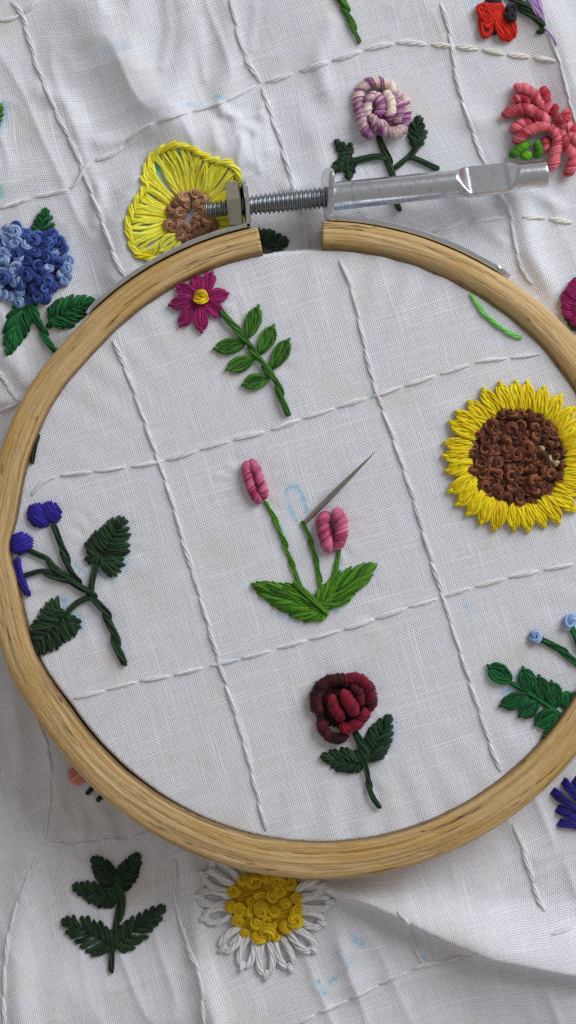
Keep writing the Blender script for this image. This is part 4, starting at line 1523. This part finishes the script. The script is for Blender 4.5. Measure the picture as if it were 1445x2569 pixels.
# ------------------------------------------------------------------ bits at the edges of the picture
el = motif("embroidered_leaf", "dark green leaf edge at the upper left border", -6, 290)
one(leaf, "leaf", G_MID, el, W(-45, 320), W(4, 262), 2.0, nst=6, slant=0.3)
mg = motif("embroidered_flower", "magenta looped flower cut by the right border beside the hoop", 1440, 755)
for (a, b, hw, lf) in (((1470, 775), (1409, 735), 1.5, 0.2), ((1474, 780), (1406, 772), 1.5, 0.3), ((1470, 765), (1438, 702), 1.6, 0.3), ((1462, 785), (1424, 800), 1.4, 0.2), ((1470, 745), (1424, 712), 1.4, 0.5), ((1480, 765), (1428, 758), 1.6, 0.8)):
    one(lens, "petal", MAG, mg, W(*a), W(*b), hw, n=7, r=0.42, arch=1.1, lift=lf, roundness=0.32, anchor=False)
one(leaf, "leaf", G_DARK, mg, W(1460, 825), W(1418, 795), 1.0, nst=4, slant=0.3)
ib = motif("embroidered_flower", "indigo flower of long straight petals at the lower right border", 1450, 2020)
for a, b in (((1412, 1956), (1475, 2040)), ((1384, 1982), (1480, 2060)), ((1396, 2026), (1480, 2070)), ((1400, 2062), (1480, 2078)), ((1440, 1952), (1490, 2040))):
    mb = MB()
    for k in (-1, 0, 1):
        stitch(mb, W(a[0] + k * 4, a[1] - k * 6), W(b[0], b[1] + k * 3), 0.45, 4, arch=0.6, tint=0.4, n=13)
    mb.build("petal", INDIGO, ib)
sb = motif("embroidered_flower", "salmon bud with tiny dark green leaves peeping from under the hoop", 195, 1950)
mb = MB(); satin_blob(mb, W(196, 1945), 1.7, 1.5, 0.6, 0.34, arch=0.9); mb.build("bud", SALMON, sb)
one(rope, "leaf", G_DARK, sb, [W(218, 1990), W(232, 1978)], 0.42, 3)
one(rope, "leaf", G_DARK, sb, [W(246, 2006), W(258, 1996)], 0.42, 3)
ng = motif("embroidered_leaf", "narrow dark green sliver along the left inner rim", 92, 1110)
one(rope, "leaf", G_DARK, ng, [W(100, 1092), W(90, 1120), W(80, 1160)], 0.40, 4)

# ------------------------------------------------------------------ dark green plant at the lower left
Z = Zoom(0, 2050, 3.0104)
dp = motif("embroidered_plant", "very dark green five leaved plant at the lower left", 280, 2420)
for base, tip, hw in (((880, 525), (700, 300), 82), ((905, 530), (1048, 272), 78), ((880, 625), (548, 512), 82), ((830, 965), (468, 770), 110), ((890, 975), (1248, 668), 92)):
    one(leaf, "leaf", G_DARK, dp, Z(base), Z(tip), Z.mm(hw * 1.08), nst=8, slant=0.25, e=0.65, pw=0.5, arch=0.45, fat=1.3)
one(leaf, "leaf", G_DARK, dp, Z((815, 985)), Z((698, 1032)), Z.mm(26), nst=3)
one(rope, "stem", G_DARK, dp, Z((885, 490), (918, 580), (918, 660), (895, 760), (870, 860), (850, 960), (842, 1060), (832, 1160)), 0.62, 4.2, off=0.5, lift=0.4)

# ------------------------------------------------------------------ white daisy under the hoop
Z = Zoom(450, 2100, 3.2111)
da = motif("embroidered_daisy", "white daisy of open loops round yellow knots below the hoop", 660, 2280)
DC = np.array((690.0, 545.0))
for tip in ((250, 185), (182, 290), (145, 470), (192, 650), (340, 905), (500, 1052), (700, 1122), (900, 1062), (1088, 910), (1165, 690), (1228, 515), (1150, 380)):
    t_ = np.array(tip, float)
    d = DC - t_
    b = t_ + d * (1 - 265 / np.hypot(*d))
    one(lens, "petal", WHITE, da, Z(tuple(b)), Z(tip), Z.mm(56), n=2, r=0.60, arch=0.5, roundness=0.45)
for tip in ((400, 890), (600, 1000)):
    t_ = np.array(tip, float)
    d = DC - t_
    b = t_ + d * (1 - 270 / np.hypot(*d))
    one(stitch, "petal", WHITE, da, Z(tip), Z(tuple(b)), 0.55, 4)
dk = []
for k in range(2500):
    a, q = random.uniform(0, 2 * math.pi), math.sqrt(random.random())
    p = DC + np.array([math.cos(a) * 290, math.sin(a) * 285]) * q
    if p[1] > 190 and all(np.hypot(*(p - z)) > 82 for z in dk):
        dk.append(p)
for p in dk:
    knot(Z(tuple(p)), random.uniform(1.25, 1.6), YELK, da, sink=-0.15)
mb = MB()
satin_blob(mb, Z((690, 560)), Z.mm(290), Z.mm(285), 0.2, 0.5, 0.1, arch=0.3)
mb.build("flower_center", YELK, da)
